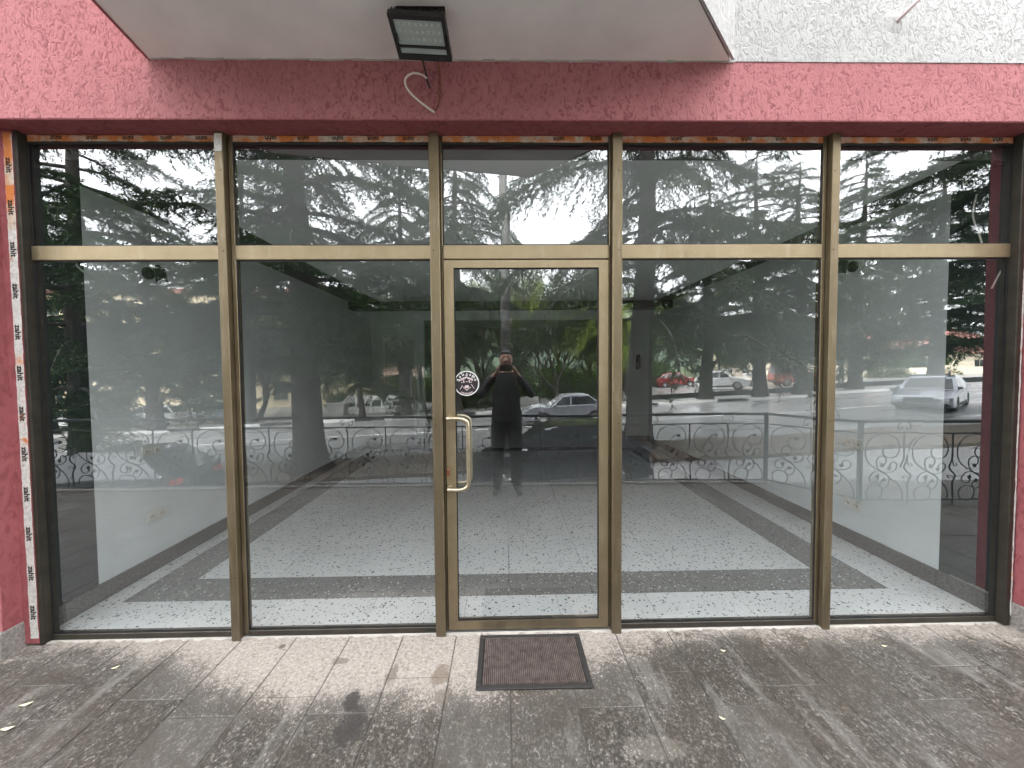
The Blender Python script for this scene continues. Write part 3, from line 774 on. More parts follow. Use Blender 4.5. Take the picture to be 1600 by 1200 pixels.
leaf(1.16, -.21, -.2, .03, 'tiny pale leaf on the paving right of the doormat')
leaf(.93, -.62, -.6, .028, 'tiny pale leaf farthest from the shop front, right of the mat')
leaf(2.05, -.20, -.3, .03, 'tiny pale leaf on the paving before the rightmost bay')

fl = empty('floodlight', (-.36, -.44, SZ))
bar('bracket', -.465, -.250, -.455, -.420, SZ - .006, SZ - .001, 'black_metal', fl, 0)
for x in (-.465, -.254): bar('bracket_arm', x, x + .004, -.450, -.425, SZ - .150, SZ - .006, 'black_metal', fl, 0)
for x in (-.43, -.36, -.29):
    m = MB(); m.lathe([(0, 0), (.006, 0), (.006, .003), (0, .003)], 'z', 10, (x, -.437, SZ - .0095)); m.build('screw', 'rim', fl)
# the lamp body, tilted: local frame with u along x, v towards the wall (down), n out of the glass
lu = Vector((1, .02, -.03)).normalized(); ln0 = Vector((.0, -.42, -.91)); lv = ln0.cross(lu).normalized() * -1
if lv.y < 0: lv = -lv
ln = lu.cross(lv).normalized()
if ln.z > 0: ln = -ln
LO = Vector((-.360, -.432, SZ - .118))
def lbox(name, mat, u0, u1, v0, v1, n0, n1, parent=fl, shear=.10):
    m = MB(); m.box(u0, u1, v0, v1, n0, n1)
    m.v = [tuple(LO + lu * (a + shear * v) + lv * v + ln * n_) for a, v, n_ in m.v]
    return m.build(name, mat, parent)
body = lbox('housing', 'black_metal', -.122, .122, -.085, .085, -.03, .0)
for q in ((-.122, .122, -.085, -.068), (-.122, .122, .062, .085), (-.122, -.104, -.0679, .0619), (.104, .122, -.0679, .0619), (-.1039, .1039, .028, .036)): lbox('front_frame', 'black_metal', *q, .0005, .010, body)
lbox('lamp_glass', 'lamp_glass', -.1035, .1035, -.0675, .0275, .0005, .003, body); lbox('lamp_glass', 'lamp_glass', -.1035, .1035, .0365, .0615, .0005, .003, body)
for i in range(8):
    for j in range(3): lbox('led', 'lamp_led', -.092 + i * .0245, -.078 + i * .0245, -.058 + j * .028, -.045 + j * .028, .0032, .0042, body)
for k in range(18): lbox('cooling_fin', 'black_metal', -.112 + k * .0128, -.108 + k * .0128, -.082, .07, -.055, -.0301, body)
tag(fl, 'black LED floodlight on a bracket under the balcony', 'floodlight')
m = MB(); m.tube(spline([(-.395, -.36, 2.985), (-.40, -.25, 3.06), (-.395, -.17, 3.05), (-.386, -.158, 3.00), (-.372, -.156, 2.962)]), .0045, 8)
tag(m.build('cable', 'black_rubber', smooth=True), 'black cable hanging from the floodlight to the pink lintel', 'cable')
m = MB(); m.tube(spline([(-.386, -.158, 3.008), (-.41, -.175, 3.016), (-.45, -.19, 3.012), (-.487, -.19, 2.99), (-.490, -.185, 2.955), (-.462, -.18, 2.915), (-.41, -.17, 2.875), (-.352, -.152, 2.842)], 7), .0052, 8)
tag(m.build('cable', 'plastic_cable', smooth=True), 'looped white cable on the pink lintel under the floodlight', 'cable')
m = MB(); m.tube(spline([(-.33, -.36, 2.99), (-.325, -.22, 3.09), (-.322, -.152, 3.05), (-.322, -.150, 2.95), (-.33, -.150, 2.89), (-.350, -.150, 2.845)]), .004, 8)
tag(m.build('cable', 'rust', smooth=True), 'reddish painted-over cable running down the pink lintel', 'cable')
m = MB(); m.tube(spline([(2.975, -.03, 2.69), (2.955, -.05, 2.64), (2.948, -.06, 2.57), (2.965, -.06, 2.50), (2.985, -.07, 2.46)]), .005, 8)
tag(m.build('cable', 'plastic_cable', smooth=True), 'white cable bulging from the reveal at the right edge', 'cable')

# ------------------------------------------------------------------ wrought-iron railing at the terrace edge
PX = .001195                                             # scroll drawing units to metres
def rail_pts(L, y=0): return [((x - 457.5) * PX, y, (1000 - yy) * .00118) for x, yy in L]
def scroll_mesh():
    m = MB(); r = .0055
    for L in ([(550, 462), (505, 466), (472, 495), (468, 535), (500, 572), (560, 580), (608, 545), (625, 470), (585, 390), (490, 352), (390, 368), (320, 430), (300, 520), (330, 620), (420, 695), (520, 758), (598, 840), (630, 930), (612, 985)],
              [(430, 692), (412, 650), (412, 600), (440, 566), (480, 566), (502, 600), (490, 640), (462, 655)], [(430, 692), (480, 722), (540, 720), (592, 690), (602, 645), (575, 620), (545, 632), (535, 672)],
              [(485, 722), (430, 708), (380, 722), (347, 765), (355, 805), (395, 818), (425, 790), (420, 755)], [(485, 722), (522, 758), (532, 810), (505, 862), (465, 868), (447, 835), (465, 805), (492, 795)],
              [(465, 868), (470, 920), (435, 975), (380, 985), (330, 955), (320, 900), (350, 855), (410, 842), (465, 868)]):
        m.tube(spline(rail_pts(L), 4), r, 4)
    for x, y, a in ((545, 470, .3), (465, 652, 2.2), (532, 680, 1.5), (420, 760, 1.4), (485, 795, .4)):        # small forged leaves
        c = Vector(rail_pts([(x, y)])[0]); P = [(-.028, 0), (-.008, .020), (.012, .022), (.008, .010), (.034, 0), (.010, -.012), (.010, -.024), (-.008, -.018)]
        m.xzprism([(c.x + p * math.cos(a) - q * math.sin(a), c.z + p * math.sin(a) + q * math.cos(a)) for p, q in P], -.003, .003)
    return m.mesh('scroll', 'iron')
def baluster_mesh():
    m = MB(); f = lambda L: [((x - 665) * PX, 0, (1000 - y) * .00118) for x, y in L]
    m.tube(f([(665, 352), (668, 560)]) + spline(f([(668, 570), (662, 610), (640, 660), (660, 700), (698, 738), (690, 775), (672, 810)]), 3) + f([(676, 900), (680, 1012)]), .008, 4)
    m.tube(spline(f([(672, 600), (685, 650), (712, 650), (712, 632), (698, 630)]), 3), .004, 4); m.tube(spline(f([(690, 780), (660, 742), (632, 750), (640, 770), (655, 768)]), 3), .004, 4)
    return m.mesh('baluster', 'iron')
def ring_mesh():
    m = MB(); f = lambda L: [((x - 1075) * PX, 0, (345 - y) * .00118) for x, y in L]
    m.tube(spline(f([(1048, 298), (1048, 322), (1022, 318), (1016, 285), (1040, 260), (1075, 254), (1110, 260), (1132, 285), (1126, 320), (1102, 326), (1096, 302)]), 4), .0055, 4)
    return m.mesh('ring_ornament', 'iron')
SCR, BAL, RNG = scroll_mesh(), baluster_mesh(), ring_mesh()
rl = empty('railing', (3.40, -2.90, TZ))
def run(p, q, n, ends=(True, True)):
    p, q = Vector(p), Vector(q); dv = q - p; L = dv.length; a = math.atan2(dv.y, dv.x); u = dv.normalized()
    def bx(name, z0, z1, w):
        m = MB(); m.box(0, L, -w / 2, w / 2, z0, z1, cham=.003)
        o = m.build(name, 'iron', rl); o.location = Vector((p.x, p.y, 0)) - WO[rl.name]; o.rotation_euler = (0, 0, a); return o
    bx('top_rail', .885, .915, .05); bx('lower_rail', .765, .780, .022); bx('bottom_rail', .030, .045, .022)
    w = L / n
    for k in range(n):
        c = p + u * (w * (k + .5)); o = link('scroll', SCR, rl, loc=(c.x, c.y, .008), rot=(0, 0, a)); o.scale = (w / .496, 1, .98)
        if k: c = p + u * (w * k); link('baluster', BAL, rl, loc=(c.x, c.y, .004), rot=(0, 0, a))
        if k % 2: c = p + u * (w * k); link('ring_ornament', RNG, rl, loc=(c.x, c.y, .778), rot=(0, 0, a))
def post(x, y):
    m = MB(); m.box(x - .02, x + .02, y - .02, y + .02, TZ - .02, .92, cham=.003); m.build('post', 'iron', rl)
RP = [(-8.5, -2.90), (-3.54, -2.90), (3.40, -2.90), (3.92, -2.02), (6.9, -2.02)]
run((RP[0][0], RP[0][1], 0), (RP[1][0], RP[1][1], 0), 10); run((RP[1][0], RP[1][1], 0), (RP[2][0], RP[2][1], 0), 14); run((RP[2][0], RP[2][1], 0), (RP[3][0], RP[3][1], 0), 2); run((RP[3][0], RP[3][1], 0), (RP[4][0], RP[4][1], 0), 6)
for x, y in RP: post(x, y)
tag(rl, 'black wrought-iron railing with leafy scrolls along the terrace edge', 'railing')

# ------------------------------------------------------------------ trees
def np_mesh(name, V, F, mats, mi=None, smooth=False):
    me = bpy.data.meshes.new(name); nv, nf = len(V), len(F); k = F.shape[1]
    me.vertices.add(nv); me.vertices.foreach_set('co', V.astype(np.float32).ravel())
    me.loops.add(nf * k); me.loops.foreach_set('vertex_index', F.astype(np.int32).ravel())
    me.polygons.add(nf); me.polygons.foreach_set('loop_start', np.arange(0, nf * k, k, dtype=np.int32)); me.polygons.foreach_set('loop_total', np.full(nf, k, dtype=np.int32))
    for m in mats: me.materials.append(mt[m])
    if mi is not None: me.polygons.foreach_set('material_index', mi.astype(np.int32))
    me.update(); me.validate(); return me
def cards(P, D, L, Wd, rng):                             # quads from P along D (unit), length L, width Wd, pointed
    n = len(P); r = rng.normal(size=(n, 3)); s = np.cross(D, r); s /= np.linalg.norm(s, axis=1, keepdims=True) + 1e-9
    V = np.empty((n, 4, 3)); mid = P + D * (L * .45)[:, None]
    V[:, 0] = P; V[:, 1] = mid + s * (Wd / 2)[:, None]; V[:, 2] = P + D * L[:, None]; V[:, 3] = mid - s * (Wd / 2)[:, None]
    return V.reshape(-1, 3), np.arange(4 * n).reshape(n, 4)
def cedar(seed, H, r0, first, crown, step, spray, weep, top=.12, leaf='needles'):
    rng = np.random.default_rng(seed); tm = MB()
    sway = rng.normal(size=2) * .02
    axis = lambda h: np.array([sway[0] * h + .06 * math.sin(h * .7 + seed), sway[1] * h + .05 * math.cos(h * .6 + seed), h])
    hs = [-.4, 0, .3, .8] + list(np.arange(1.6, H, 1.2)) + [H]
    tm.tube([axis(h) for h in hs], [r0 * (1.45 if h <= 0 else 1.18 if h < .5 else 1.0 if h < 1 else max(.03, (1 - h / H) ** .8)) for h in hs], 12)
    PP, DD, LL, WW = [], [], [], []
    h = first; az = rng.uniform(0, 6.28)
    while h < H - .3:
        f = (h - first) / (H - first); nb = rng.integers(2, 5)
        for _ in range(nb):
            az += 2.4 + rng.normal() * .35
            L = crown * ((1 - f) ** .75 * .92 + top) * rng.uniform(.6, 1.12)
            if f < .12: L *= rng.uniform(.55, 1)
            rise, droop = rng.uniform(.02, .22), rng.uniform(.22, .42) + weep * .35
            d2 = np.array([math.cos(az), math.sin(az), 0]); side = np.array([-d2[1], d2[0], 0]); b0 = axis(h) ; bend = rng.normal() * .12
            bp = lambda s: b0 + d2 * (L * s) + side * (bend * L * s * s) + np.array([0, 0, L * (rise * s - droop * s * s)])
            n = max(4, int(L / .7))
            tm.tube([bp(k / n) for k in range(n + 1)], [max(.008, .020 * L ** .85 * (1 - k / n) + .008) for k in range(n + 1)], 5, False)
            s = .12 + .5 / L * rng.random()
            while s < 1.0:
                for sg in (-1, 1):
                    if rng.random() < .08: continue
                    l = (.25 + .75 * L * .28 * (1 - .55 * s)) * rng.uniform(.5, 1.15)
                    base = bp(s); dirv = d2 * rng.uniform(.35, .8) + side * sg * rng.uniform(.6, 1) + np.array([0, 0, rng.uniform(-.25, .1)])
                    dirv /= np.linalg.norm(dirv); k = max(4, int(l / spray))
                    tt = (np.arange(k) + rng.random(k)) / k
                    dr = (rng.uniform(.15, .45) + weep * rng.uniform(.3, 1.2)) * l
                    pts = base + dirv * (l * tt)[:, None] - np.array([0, 0, 1]) * (dr * tt ** 2)[:, None]
                    tm.tube([base, base + dirv * l * .5 - np.array([0, 0, dr * .25]), base + dirv * l - np.array([0, 0, dr])], [.009, .006, .003], 3, False)
                    for rep in range(3):
                        q = rng.normal(size=(k, 3)) * .75 + dirv * .55 + np.array([0, 0, -.15 - weep * .9]); q /= np.linalg.norm(q, axis=1, keepdims=True)
                        PP.append(pts + rng.normal(size=(k, 3)) * .012); DD.append(q); LL.append(rng.uniform(.08, .19, k) * (1 + .4 * weep)); WW.append(rng.uniform(.018, .044, k))
                s += rng.uniform(.095, .19) / L
        h += step * rng.uniform(.6, 1.4)
    V, F = cards(np.concatenate(PP), np.concatenate(DD), np.concatenate(LL), np.concatenate(WW), rng)
    return tm.mesh('trunk', 'bark', True), np_mesh('crown', V, F, [leaf])
def broadleaf(seed, H, r0, spread, n_leaf, size, leaf, levels=5):
    rng = np.random.default_rng(seed); tm = MB(); tips = []
    def grow(p, d, L, r, lev):
        n = 4; pts = [p]; q = d.copy()
        for k in range(n):
            q = q + rng.normal(size=3) * .13 + np.array([0, 0, .07]); q /= np.linalg.norm(q); pts.append(pts[-1] + q * L / n)
        tm.tube(pts, [max(.004, r * (1 - .45 * k / n)) for k in range(n + 1)], 7 if lev < 2 else 4 if lev < 4 else 3, False)
        if lev >= levels - 3: tips.extend(pts[1:])
        if lev >= levels: return
        for k in range(int(rng.integers(3, 5))):
            b = pts[int(rng.integers(2, n + 1))] if k else pts[-1]
            a = rng.normal(size=3); a -= a.dot(q) * q; a /= np.linalg.norm(a)
            nd = q * rng.uniform(.5, 1.0) + a * spread * rng.uniform(.5, 1.1); nd /= np.linalg.norm(nd)
            grow(b, nd, L * rng.uniform(.68, .92), r * rng.uniform(.45, .64), lev + 1)
    grow(np.array([0, 0, -.3]), np.array([rng.normal() * .04, rng.normal() * .04, 1.]), H * .20, r0, 0)
    T = np.array(tips); idx = rng.integers(0, len(T), n_leaf); P = T[idx] + rng.normal(size=(n_leaf, 3)) * .16
    D = rng.normal(size=(n_leaf, 3)) + np.array([0, 0, -.3]); D /= np.linalg.norm(D, axis=1, keepdims=True)
    V, F = cards(P, D, rng.uniform(.6, 1.3, n_leaf) * size, rng.uniform(.45, .7, n_leaf) * size, rng)
    return tm.mesh('trunk', 'bark', True), np_mesh('crown', V, F, [leaf])
def bush(seed, rx, ry, h, n, size):
    rng = np.random.default_rng(seed); tm = MB()
    for k in range(9):
        a = rng.uniform(0, 6.28); e = np.array([math.cos(a) * rx * .6, math.sin(a) * ry * .6, h * rng.uniform(.5, .9)]); tm.tube([np.zeros(3), e * .5 + [0, 0, .1], e], [.03, .02, .006], 4, False)
    u = rng.normal(size=(n, 3)); u[:, 2] = np.abs(u[:, 2]); u /= np.linalg.norm(u, axis=1, keepdims=True)
    lump = 1 + .22 * np.sin(u[:, 0] * 5 + seed) * np.cos(u[:, 1] * 6) + .15 * np.sin(u[:, 2] * 9 + seed * 2)
    P = u * (rng.random(n) ** .35 * lump)[:, None] * np.array([rx, ry, h])
    D = u * .6 + rng.normal(size=(n, 3)) * .7; D /= np.linalg.norm(D, axis=1, keepdims=True)
    V, F = cards(P, D, rng.uniform(.6, 1.3, n) * size, rng.uniform(.4, .6, n) * size, rng)
    return tm.mesh('stem', 'bark'), np_mesh('crown', V, F, ['bush_leaf'])
CED = [cedar(11, 17, .46, 3.4, 6.0, .52, .050, .2), cedar(5, 17, .42, 4.2, 6.4, .56, .048, .75, leaf='needles_grey'), cedar(23, 15, .34, 2.4, 5.6, .44, .050, .10), cedar(31, 16, .22, 2.0, 3.4, .55, .06, .0, .1)]
BRD = [broadleaf(3, 13, .20, .62, 30000, .075, 'spring_leaf'), broadleaf(8, 13, .15, .5, 13000, .06, 'bud_leaf'), broadleaf(15, 10, .15, .75, 30000, .08, 'spring_leaf'), broadleaf(27, 15, .2, .7, 34000, .12, 'wood_leaf')]
BSH = [bush(1, 1.6, 1.3, 1.5, 9000, .12), bush(2, 1.1, 1.1, 2.6, 9000, .11)]
def plant(kind, name, meshes, x, y, s, rot, label, cat, group, dz=0):
    t = empty(name, (x, y, rz(x) + dz), R(rot)); t.scale = (s, s, s)
    link('trunk' if kind != 'bush' else 'stem', meshes[0], t, True); link('crown', meshes[1], t, True)
    tag(t, label, cat, group)
gC, gF, gB, gS = 'big cedars on the verge below the terrace', 'cedars across the street', 'broadleaf trees across the street', 'shrubs across the street'
for a in ((0, -5.95, -10.0, 1.0, 40, 'thick-trunked cedar reflected in the second bay from the left'), (1, 4.35, -10.7, 1.0, 100, 'weeping cedar reflected just right of the door'), (2, 17.2, -11.0, 1.25, 10, 'dark cedar reflected at the far right edge of the glass'),
          (2, -13.2, -10.4, 1.0, 200, 'low dense cedar reflected in the leftmost bay')):
    plant('tree', 'cedar_tree', CED[a[0]], a[1], a[2], a[3], a[4], a[5], 'tree', gC, .08)
for a in ((0, 14.0, -25.5, .92, 10, 'slanting cedar trunk reflected beside the white parked car'), (2, 17.6, -25.4, 1.15, 130, 'cedar reflected between the white car and the red off-roader'), (0, 20.4, -25.3, .95, 220, 'cedar reflected in front of the red off-roader'),
          (2, 25.0, -25.6, 1.15, 300, 'cedar reflected in front of the cream house'), (0, 31.5, -26.2, 1.0, 77, 'cedar reflected in front of the red tiled roof'), (1, -3.5, -25.4, 1.15, 60, 'weeping cedar reflected above the left of the door'), (1, -7.0, -25.3, 1.0, 190, 'weeping cedar reflected left of the door, beyond the street'), (3, -13.6, -25.2, 1.1, 20, 'slim tiered cedar reflected left of the thick trunk'),
          (2, -24.0, -25.4, 1.0, 170, 'cedar reflected in the left bay before the cream block'), (3, -10.2, -26.0, .9, 140, 'slim cedar reflected just right of the thick trunk'), (2, -17.8, -25.8, 1.2, 250, 'broad cedar reflected in the leftmost bay beside the first mullion'), (0, -31.0, -25.5, 1.0, 330, 'leftmost cedar across the street, behind parked cars')):
    plant('tree', 'cedar_tree', CED[a[0]], a[1], a[2], a[3], a[4], a[5], 'tree', gF, .1)
for a in ((0, 3.6, -28.4, 1.08, 10, 'bright green spring tree reflected in the right of the door'), (2, 6.8, -31.0, 1.15, 80, 'low bright green tree reflected at the right door stile'), (1, -2.2, -27.6, 1.08, 140, 'budding tree reflected in the left of the door'),
          (1, -6.2, -28.5, 1.15, 20, 'budding tree reflected left of the door'), (0, -15.8, -29.0, .95, 110, 'fresh green tree reflected between the cedars of the left bays'), (0, -20.0, -30.5, 1.22, 60, 'tall green tree reflected in the leftmost bay'), (2, 10.8, -33.0, 1.30, 250, 'green tree reflected right of the door behind the fence'), (1, .9, -33.0, 1.37, 290, 'budding tree reflected behind the utility pole'),
          (0, -27.5, -34.0, 1.22, 200, 'green tree reflected behind the leftmost parked cars'), (1, -9.0, -36.5, 1.44, 33, 'tall budding tree reflected behind the iron fence'), (0, 12.0, -46.0, 1.37, 150, 'green tree reflected beyond the car park'), (2, 29.0, -52.0, 1.37, 15, 'green tree reflected beside the cream house'), (0, -3.5, -41.0, 1.37, 70, 'tall green tree far behind the iron fence'), (0, 5.0, -43.0, 1.37, 240, 'tall green tree far behind the silver car'),
          (0, -14.5, -43.5, 1.15, 310, 'green tree reflected before the rose-coloured house')):
    plant('tree', 'spring_tree', BRD[a[0]], a[1], a[2], a[3], a[4], a[5], 'tree', gB, .0)
ring = ['leftmost of the dense green trees far behind the street', 'dense green tree behind the leftmost cedars', 'dense green tree behind the cream apartment block corner', 'dense green tree behind the slim tiered cedar', 'dense green tree behind the white lattice frames', 'dense green tree behind the left half of the door',
        'dense green tree behind the utility pole', 'dense green tree behind the silver saloon', 'dense green tree behind the weeping cedar', 'dense green tree behind the white crossover', 'dense green tree left of the cream house', 'rightmost dense green tree, beyond the red tiled roof']
for k, (x, y, sc_) in enumerate(((-52, -38.5, 1.1), (-36.5, -37, 1.0), (-26, -38, .9), (-21.5, -39.2, 1.0), (-13.5, -50, 1.3), (-6.5, -46, 1.35), (.5, -48.5, 1.45), (7.5, -48, 1.35), (14.5, -50.5, 1.25), (22, -56, 1.2), (28.5, -64, 1.3), (62, -66, 1.5))):
    plant('tree', 'green_tree', BRD[3], x, y, sc_, 37 * k, ring[k], 'tree', 'dense green trees in the background', 0)
for a in ((1, -3.2, -29.5, 1.0, 0, 'dark conical shrub reflected in the left of the door'), (1, -1.4, -30.2, 1.1, 40, 'dark conical shrub reflected near the photographer'), (1, 7.6, -29.0, 1.15, 90, 'dark conical shrub reflected at the right door stile'), (0, 37.2, -36.6, 1.5, 0, 'rounded shrub reflected behind the cream garden wall'),
          (0, 43.0, -39.0, 2.0, 60, 'large rounded shrub reflected before the red roof'), (0, -16.4, -37.5, 1.0, 30, 'shrub reflected before the rose-coloured house'), (0, -13.0, -38.0, .9, 100, 'low shrub reflected above the iron fence'), (0, 5.2, -34.0, 1.2, 190, 'broad shrub reflected above the silver car'), (0, -5.6, -38.6, 2.0, 10, 'big shrub reflected far behind the left door stile'), (0, .4, -39.0, 2.2, 130, 'big shrub reflected far behind the photographer'), (0, 6.0, -39.5, 2.1, 250, 'big shrub reflected far behind the silver saloon'),
          (0, 11.5, -40.5, 2.0, 80, 'big shrub reflected far behind the weeping cedar'), (0, 16.5, -45.0, 2.0, 200, 'big shrub reflected beyond the dark red car'), (0, -10.5, -40.2, 2.0, 300, 'big shrub reflected behind the smaller lattice frame')):
    plant('bush', 'shrub', BSH[a[0]], a[1], a[2], a[3], a[4], a[5], 'shrub', gS)

# ------------------------------------------------------------------ utility pole, planter, fences, white lattice frames
t = empty('utility_pole', (.02, -9.9, rz(0)))
m = MB(); z0 = rz(0); m.tube([(.02, -9.9, z0 - .3), (.02, -9.9, z0 + 4), (.02, -9.9, z0 + 9.5)], [.165, .15, .11], 14); m.build('shaft', 'concrete_pole', t, smooth=True)
m = MB(); m.box(-.6, .64, -9.95, -9.85, z0 + 8.9, z0 + 9.0); m.build('crossarm', 'concrete', t)
for x in (-.5, .1, .54):
    m = MB(); m.lathe([(0, .14), (.03, .13), (.05, .08), (.03, .05), (.05, .03), (.02, 0)], 'z', 10, (x, -9.9, z0 + 9.0)); m.build('insulator', 'plastic_white', t, smooth=True)
tag(t, 'round concrete utility pole reflected in the middle of the door', 'pole')
t = empty('planter', (-12.4, -27.3, rz(-12.4))); zz = rz(-12.4) + .1
m = MB(); m.add([(-12.95, -27.0, zz - .12), (-11.85, -27.0, zz - .12), (-11.85, -27.8, zz - .12), (-12.95, -27.8, zz - .12), (-13.05, -26.95, zz + .85), (-11.75, -26.95, zz + .85), (-11.75, -27.85, zz + .85), (-13.05, -27.85, zz + .85)], [(0, 3, 2, 1), (4, 5, 6, 7), (0, 1, 5, 4), (1, 2, 6, 5), (2, 3, 7, 6), (3, 0, 4, 7)]); m.build('tub', 'concrete', t)
m = MB(); m.box(-13.15, -11.65, -27.92, -26.88, zz + .852, zz + .95, cham=.02); m.build('rim', 'concrete', t)
tag(t, 'pale concrete planter tub reflected right of the thick trunk', 'planter')
def fence(name, x0, x1, y, h, label):
    t = empty(name, ((x0 + x1) / 2, y, rz((x0 + x1) / 2))); pick = None; n = int((x1 - x0) / .14)
    for k in range(n + 1):
        x = x0 + (x1 - x0) * k / n
        if k % 14 == 0: m = MB(); m.box(x - .04, x + .04, y - .04, y + .04, rz(x) - .1, rz(x) + h + .1); m.build('post', 'iron', t); continue
        if pick is None: m = MB(); m.box(-.011, .011, -.011, .011, 0, h - .05); pick = m.mesh('picket', 'iron')
        link('picket', pick, t, loc=(x, y, rz(x) + .05))
    for z in (.12, h - .12):
        m = MB(); m.add([(x0, y - .012, rz(x0) + z), (x1, y - .012, rz(x1) + z), (x1, y + .012, rz(x1) + z), (x0, y + .012, rz(x0) + z), (x0, y - .012, rz(x0) + z + .03), (x1, y - .012, rz(x1) + z + .03), (x1, y + .012, rz(x1) + z + .03), (x0, y + .012, rz(x0) + z + .03)], [(0, 3, 2, 1), (4, 5, 6, 7), (0, 1, 5, 4), (1, 2, 6, 5), (2, 3, 7, 6), (3, 0, 4, 7)]); m.build('rail', 'iron', t)
    tag(t, label, 'fence')
fence('iron_fence', -16.5, -2.0, -35.2, 1.5, 'dark iron picket fence reflected left of the door')
fence('iron_fence', 2.5, 12.9, -27.4, 1.7, 'dark iron picket fence reflected right of the door')
def lattice(cx, cy_, w, dpt, z, label):
    t = empty('white_lattice', (cx, cy_, rz(cx)))
    for k in range(9):
        x = cx - w / 2 + w * k / 8; m = MB(); m.tube([(x, cy_ - dpt / 2, z - .5), (x, cy_, z), (x, cy_ + dpt / 2, z - .55)], .035, 4); m.build('slat', 'white_paint', t)
    for k in range(9):
        f = k / 8 - .5; y = cy_ + dpt * f; m = MB(); m.box(cx - w / 2, cx + w / 2, y - .03, y + .03, z - abs(f) * 1.05 + .035, z - abs(f) * 1.05 + .075); m.build('slat', 'white_paint', t)
    for sx in (-1, 1):
        for sy in (-1, 1): m = MB(); x, y = cx + sx * w / 2, cy_ + sy * dpt / 2; m.box(x - .05, x + .05, y - .05, y + .05, rz(x) - .1, z - .5); m.build('post', 'white_paint', t)
    tag(t, label, 'lattice', 'white lattice frames')
lattice(-12.4, -32.5, 2.3, 3.0, -.70, 'larger white lattice frame reflected left of the door')
lattice(-9.6, -32.5, 1.2, 2.4, -.72, 'smaller white lattice frame reflected left of the door')

# ------------------------------------------------------------------ buildings across the street
def window(b_, x0, x1, y, z0, z1, trim='window_trim'):
    m = MB(); m.box(x0, x1, y - .02, y + .03, z0, z1); w = m.build('window', 'window_dark', b_)
    for q in ((x0 - .12, x1 + .12, z1, z1 + .14), (x0 - .18, x1 + .18, z0 - .14, z0)): m = MB(); m.box(q[0], q[1], y - .02, y + .08, q[2], q[3]); m.build('sill' if q[2] < z0 else 'head', trim, w)
    m = MB(); c = (x0 + x1) / 2; m.box(c - .03, c + .03, y + .031, y + .05, z0, z1); m.build('glazing_bar', trim, w)
t = empty('apartment_block', (-40, -44, rz(-40))); z = rz(-40)
m = MB(); m.box(-58, -19, -56, -42, z - 2, z + 13); m.build('wall', 'cream_render', t)
m = MB(); m.box(-58.4, -18.6, -56.4, -41.6, z + 13, z + 13.5); m.build('roof', 'roof_tile', t)
m = MB(); m.box(-58.05, -18.95, -56.05, -41.93, z + 3.9, z + 4.2); m.build('string_course', 'window_trim', t)
for fl_ in range(4):
    for k in range(11):
        x = -56 + k * 3.4
        if x > -21: break
        window(t, x, x + 1.5, -42, z + 1.5 + 3.1 * fl_, z + 3.1 + 3.1 * fl_)
tag(t, 'cream apartment block reflected behind the cedars at left', 'building')
t = empty('rose_house', (-18, -56, rz(-18))); z = rz(-18)
m = MB(); m.box(-27, -14, -66, -55, z - 1, z + 7.5); m.build('wall', 'rose_render', t)
m = MB(); m.add([(-27.6, -54.4, z + 7.5), (-13.4, -54.4, z + 7.5), (-13.4, -66.6, z + 7.5), (-27.6, -66.6, z + 7.5), (-24, -60.5, z + 10), (-17, -60.5, z + 10)], [(0, 1, 5, 4), (1, 2, 5), (2, 3, 4, 5), (3, 0, 4), (0, 3, 2, 1)]); m.build('roof', 'roof_tile', t)
for k in range(4):
    for f in range(2): window(t, -26 + k * 3.1, -24.6 + k * 3.1, -55, z + 1.4 + 3.2 * f, z + 3 + 3.2 * f)
tag(t, 'rose-coloured house reflected in the distance left of the door', 'house')
t = empty('cream_house', (42, -50, rz(42))); z = rz(42) - .6
m = MB(); m.box(31.5, 42.5, -62, -48, z - 1.5, z + 5.6); m.build('wall', 'pale_render', t)
m = MB(); m.add([(31, -47.6, z + 5.6), (43, -47.6, z + 5.6), (43, -62.4, z + 5.6), (31, -62.4, z + 5.6), (37, -47.6, z + 8.2), (37, -62.4, z + 8.2)], [(0, 1, 4), (2, 3, 5), (1, 2, 5, 4), (3, 0, 4, 5), (0, 3, 2, 1)]); m.build('roof', 'roof_tile', t)
m = MB(); m.box(42.6, 64, -58, -46, z - 1.5, z + 3.2); m.build('wing_wall', 'pale_render', t)
m = MB(); m.add([(42.61, -45.4, z + 3.2), (64.6, -45.4, z + 3.2), (64.6, -58.6, z + 3.2), (42.61, -58.6, z + 3.2), (46, -52, z + 7.2), (61, -52, z + 7.2)], [(0, 1, 5, 4), (1, 2, 5), (2, 3, 4, 5), (3, 0, 4), (0, 3, 2, 1)]); m.build('wing_roof', 'roof_tile', t)
for x in (33.5, 37, 40.3): window(t, x, x + .8, -48, z + 1.4, z + 3.6)
for x in (45.5, 49.5, 53.5, 57.5): window(t, x, x + 1.2, -46, z + .8, z + 2.3)
tag(t, 'cream house with a red tiled roof reflected at right', 'house')
t = empty('garden_wall', (36, -36, rz(36)))
for i, x in enumerate((22.0, 26.5, 31.8, 36.6, 41.8, 47.0)):
    zz = rz(x) - .35; m = MB(); m.box(x, x + .7, -36.4, -35.8, zz - .4, zz + 2.0); o = m.build('gate_post', 'pale_render', t); m = MB(); m.box(x - .08, x + .78, -36.48, -35.72, zz + 2.0, zz + 2.14); m.build('cap', 'pale_render', o)
    if i < 5:
        xn = (22.0, 26.5, 31.8, 36.6, 41.8, 47.0)[i + 1]; m = MB(); m.box(x + .7, xn, -36.25, -35.95, zz - .4, zz + 1.25); m.build('panel', 'pale_render', t)
tag(t, 'cream garden wall with square posts reflected at right', 'wall')
m = MB(); rn = np.random.default_rng(2); xs = np.linspace(-420, 420, 60); V = []; F = []
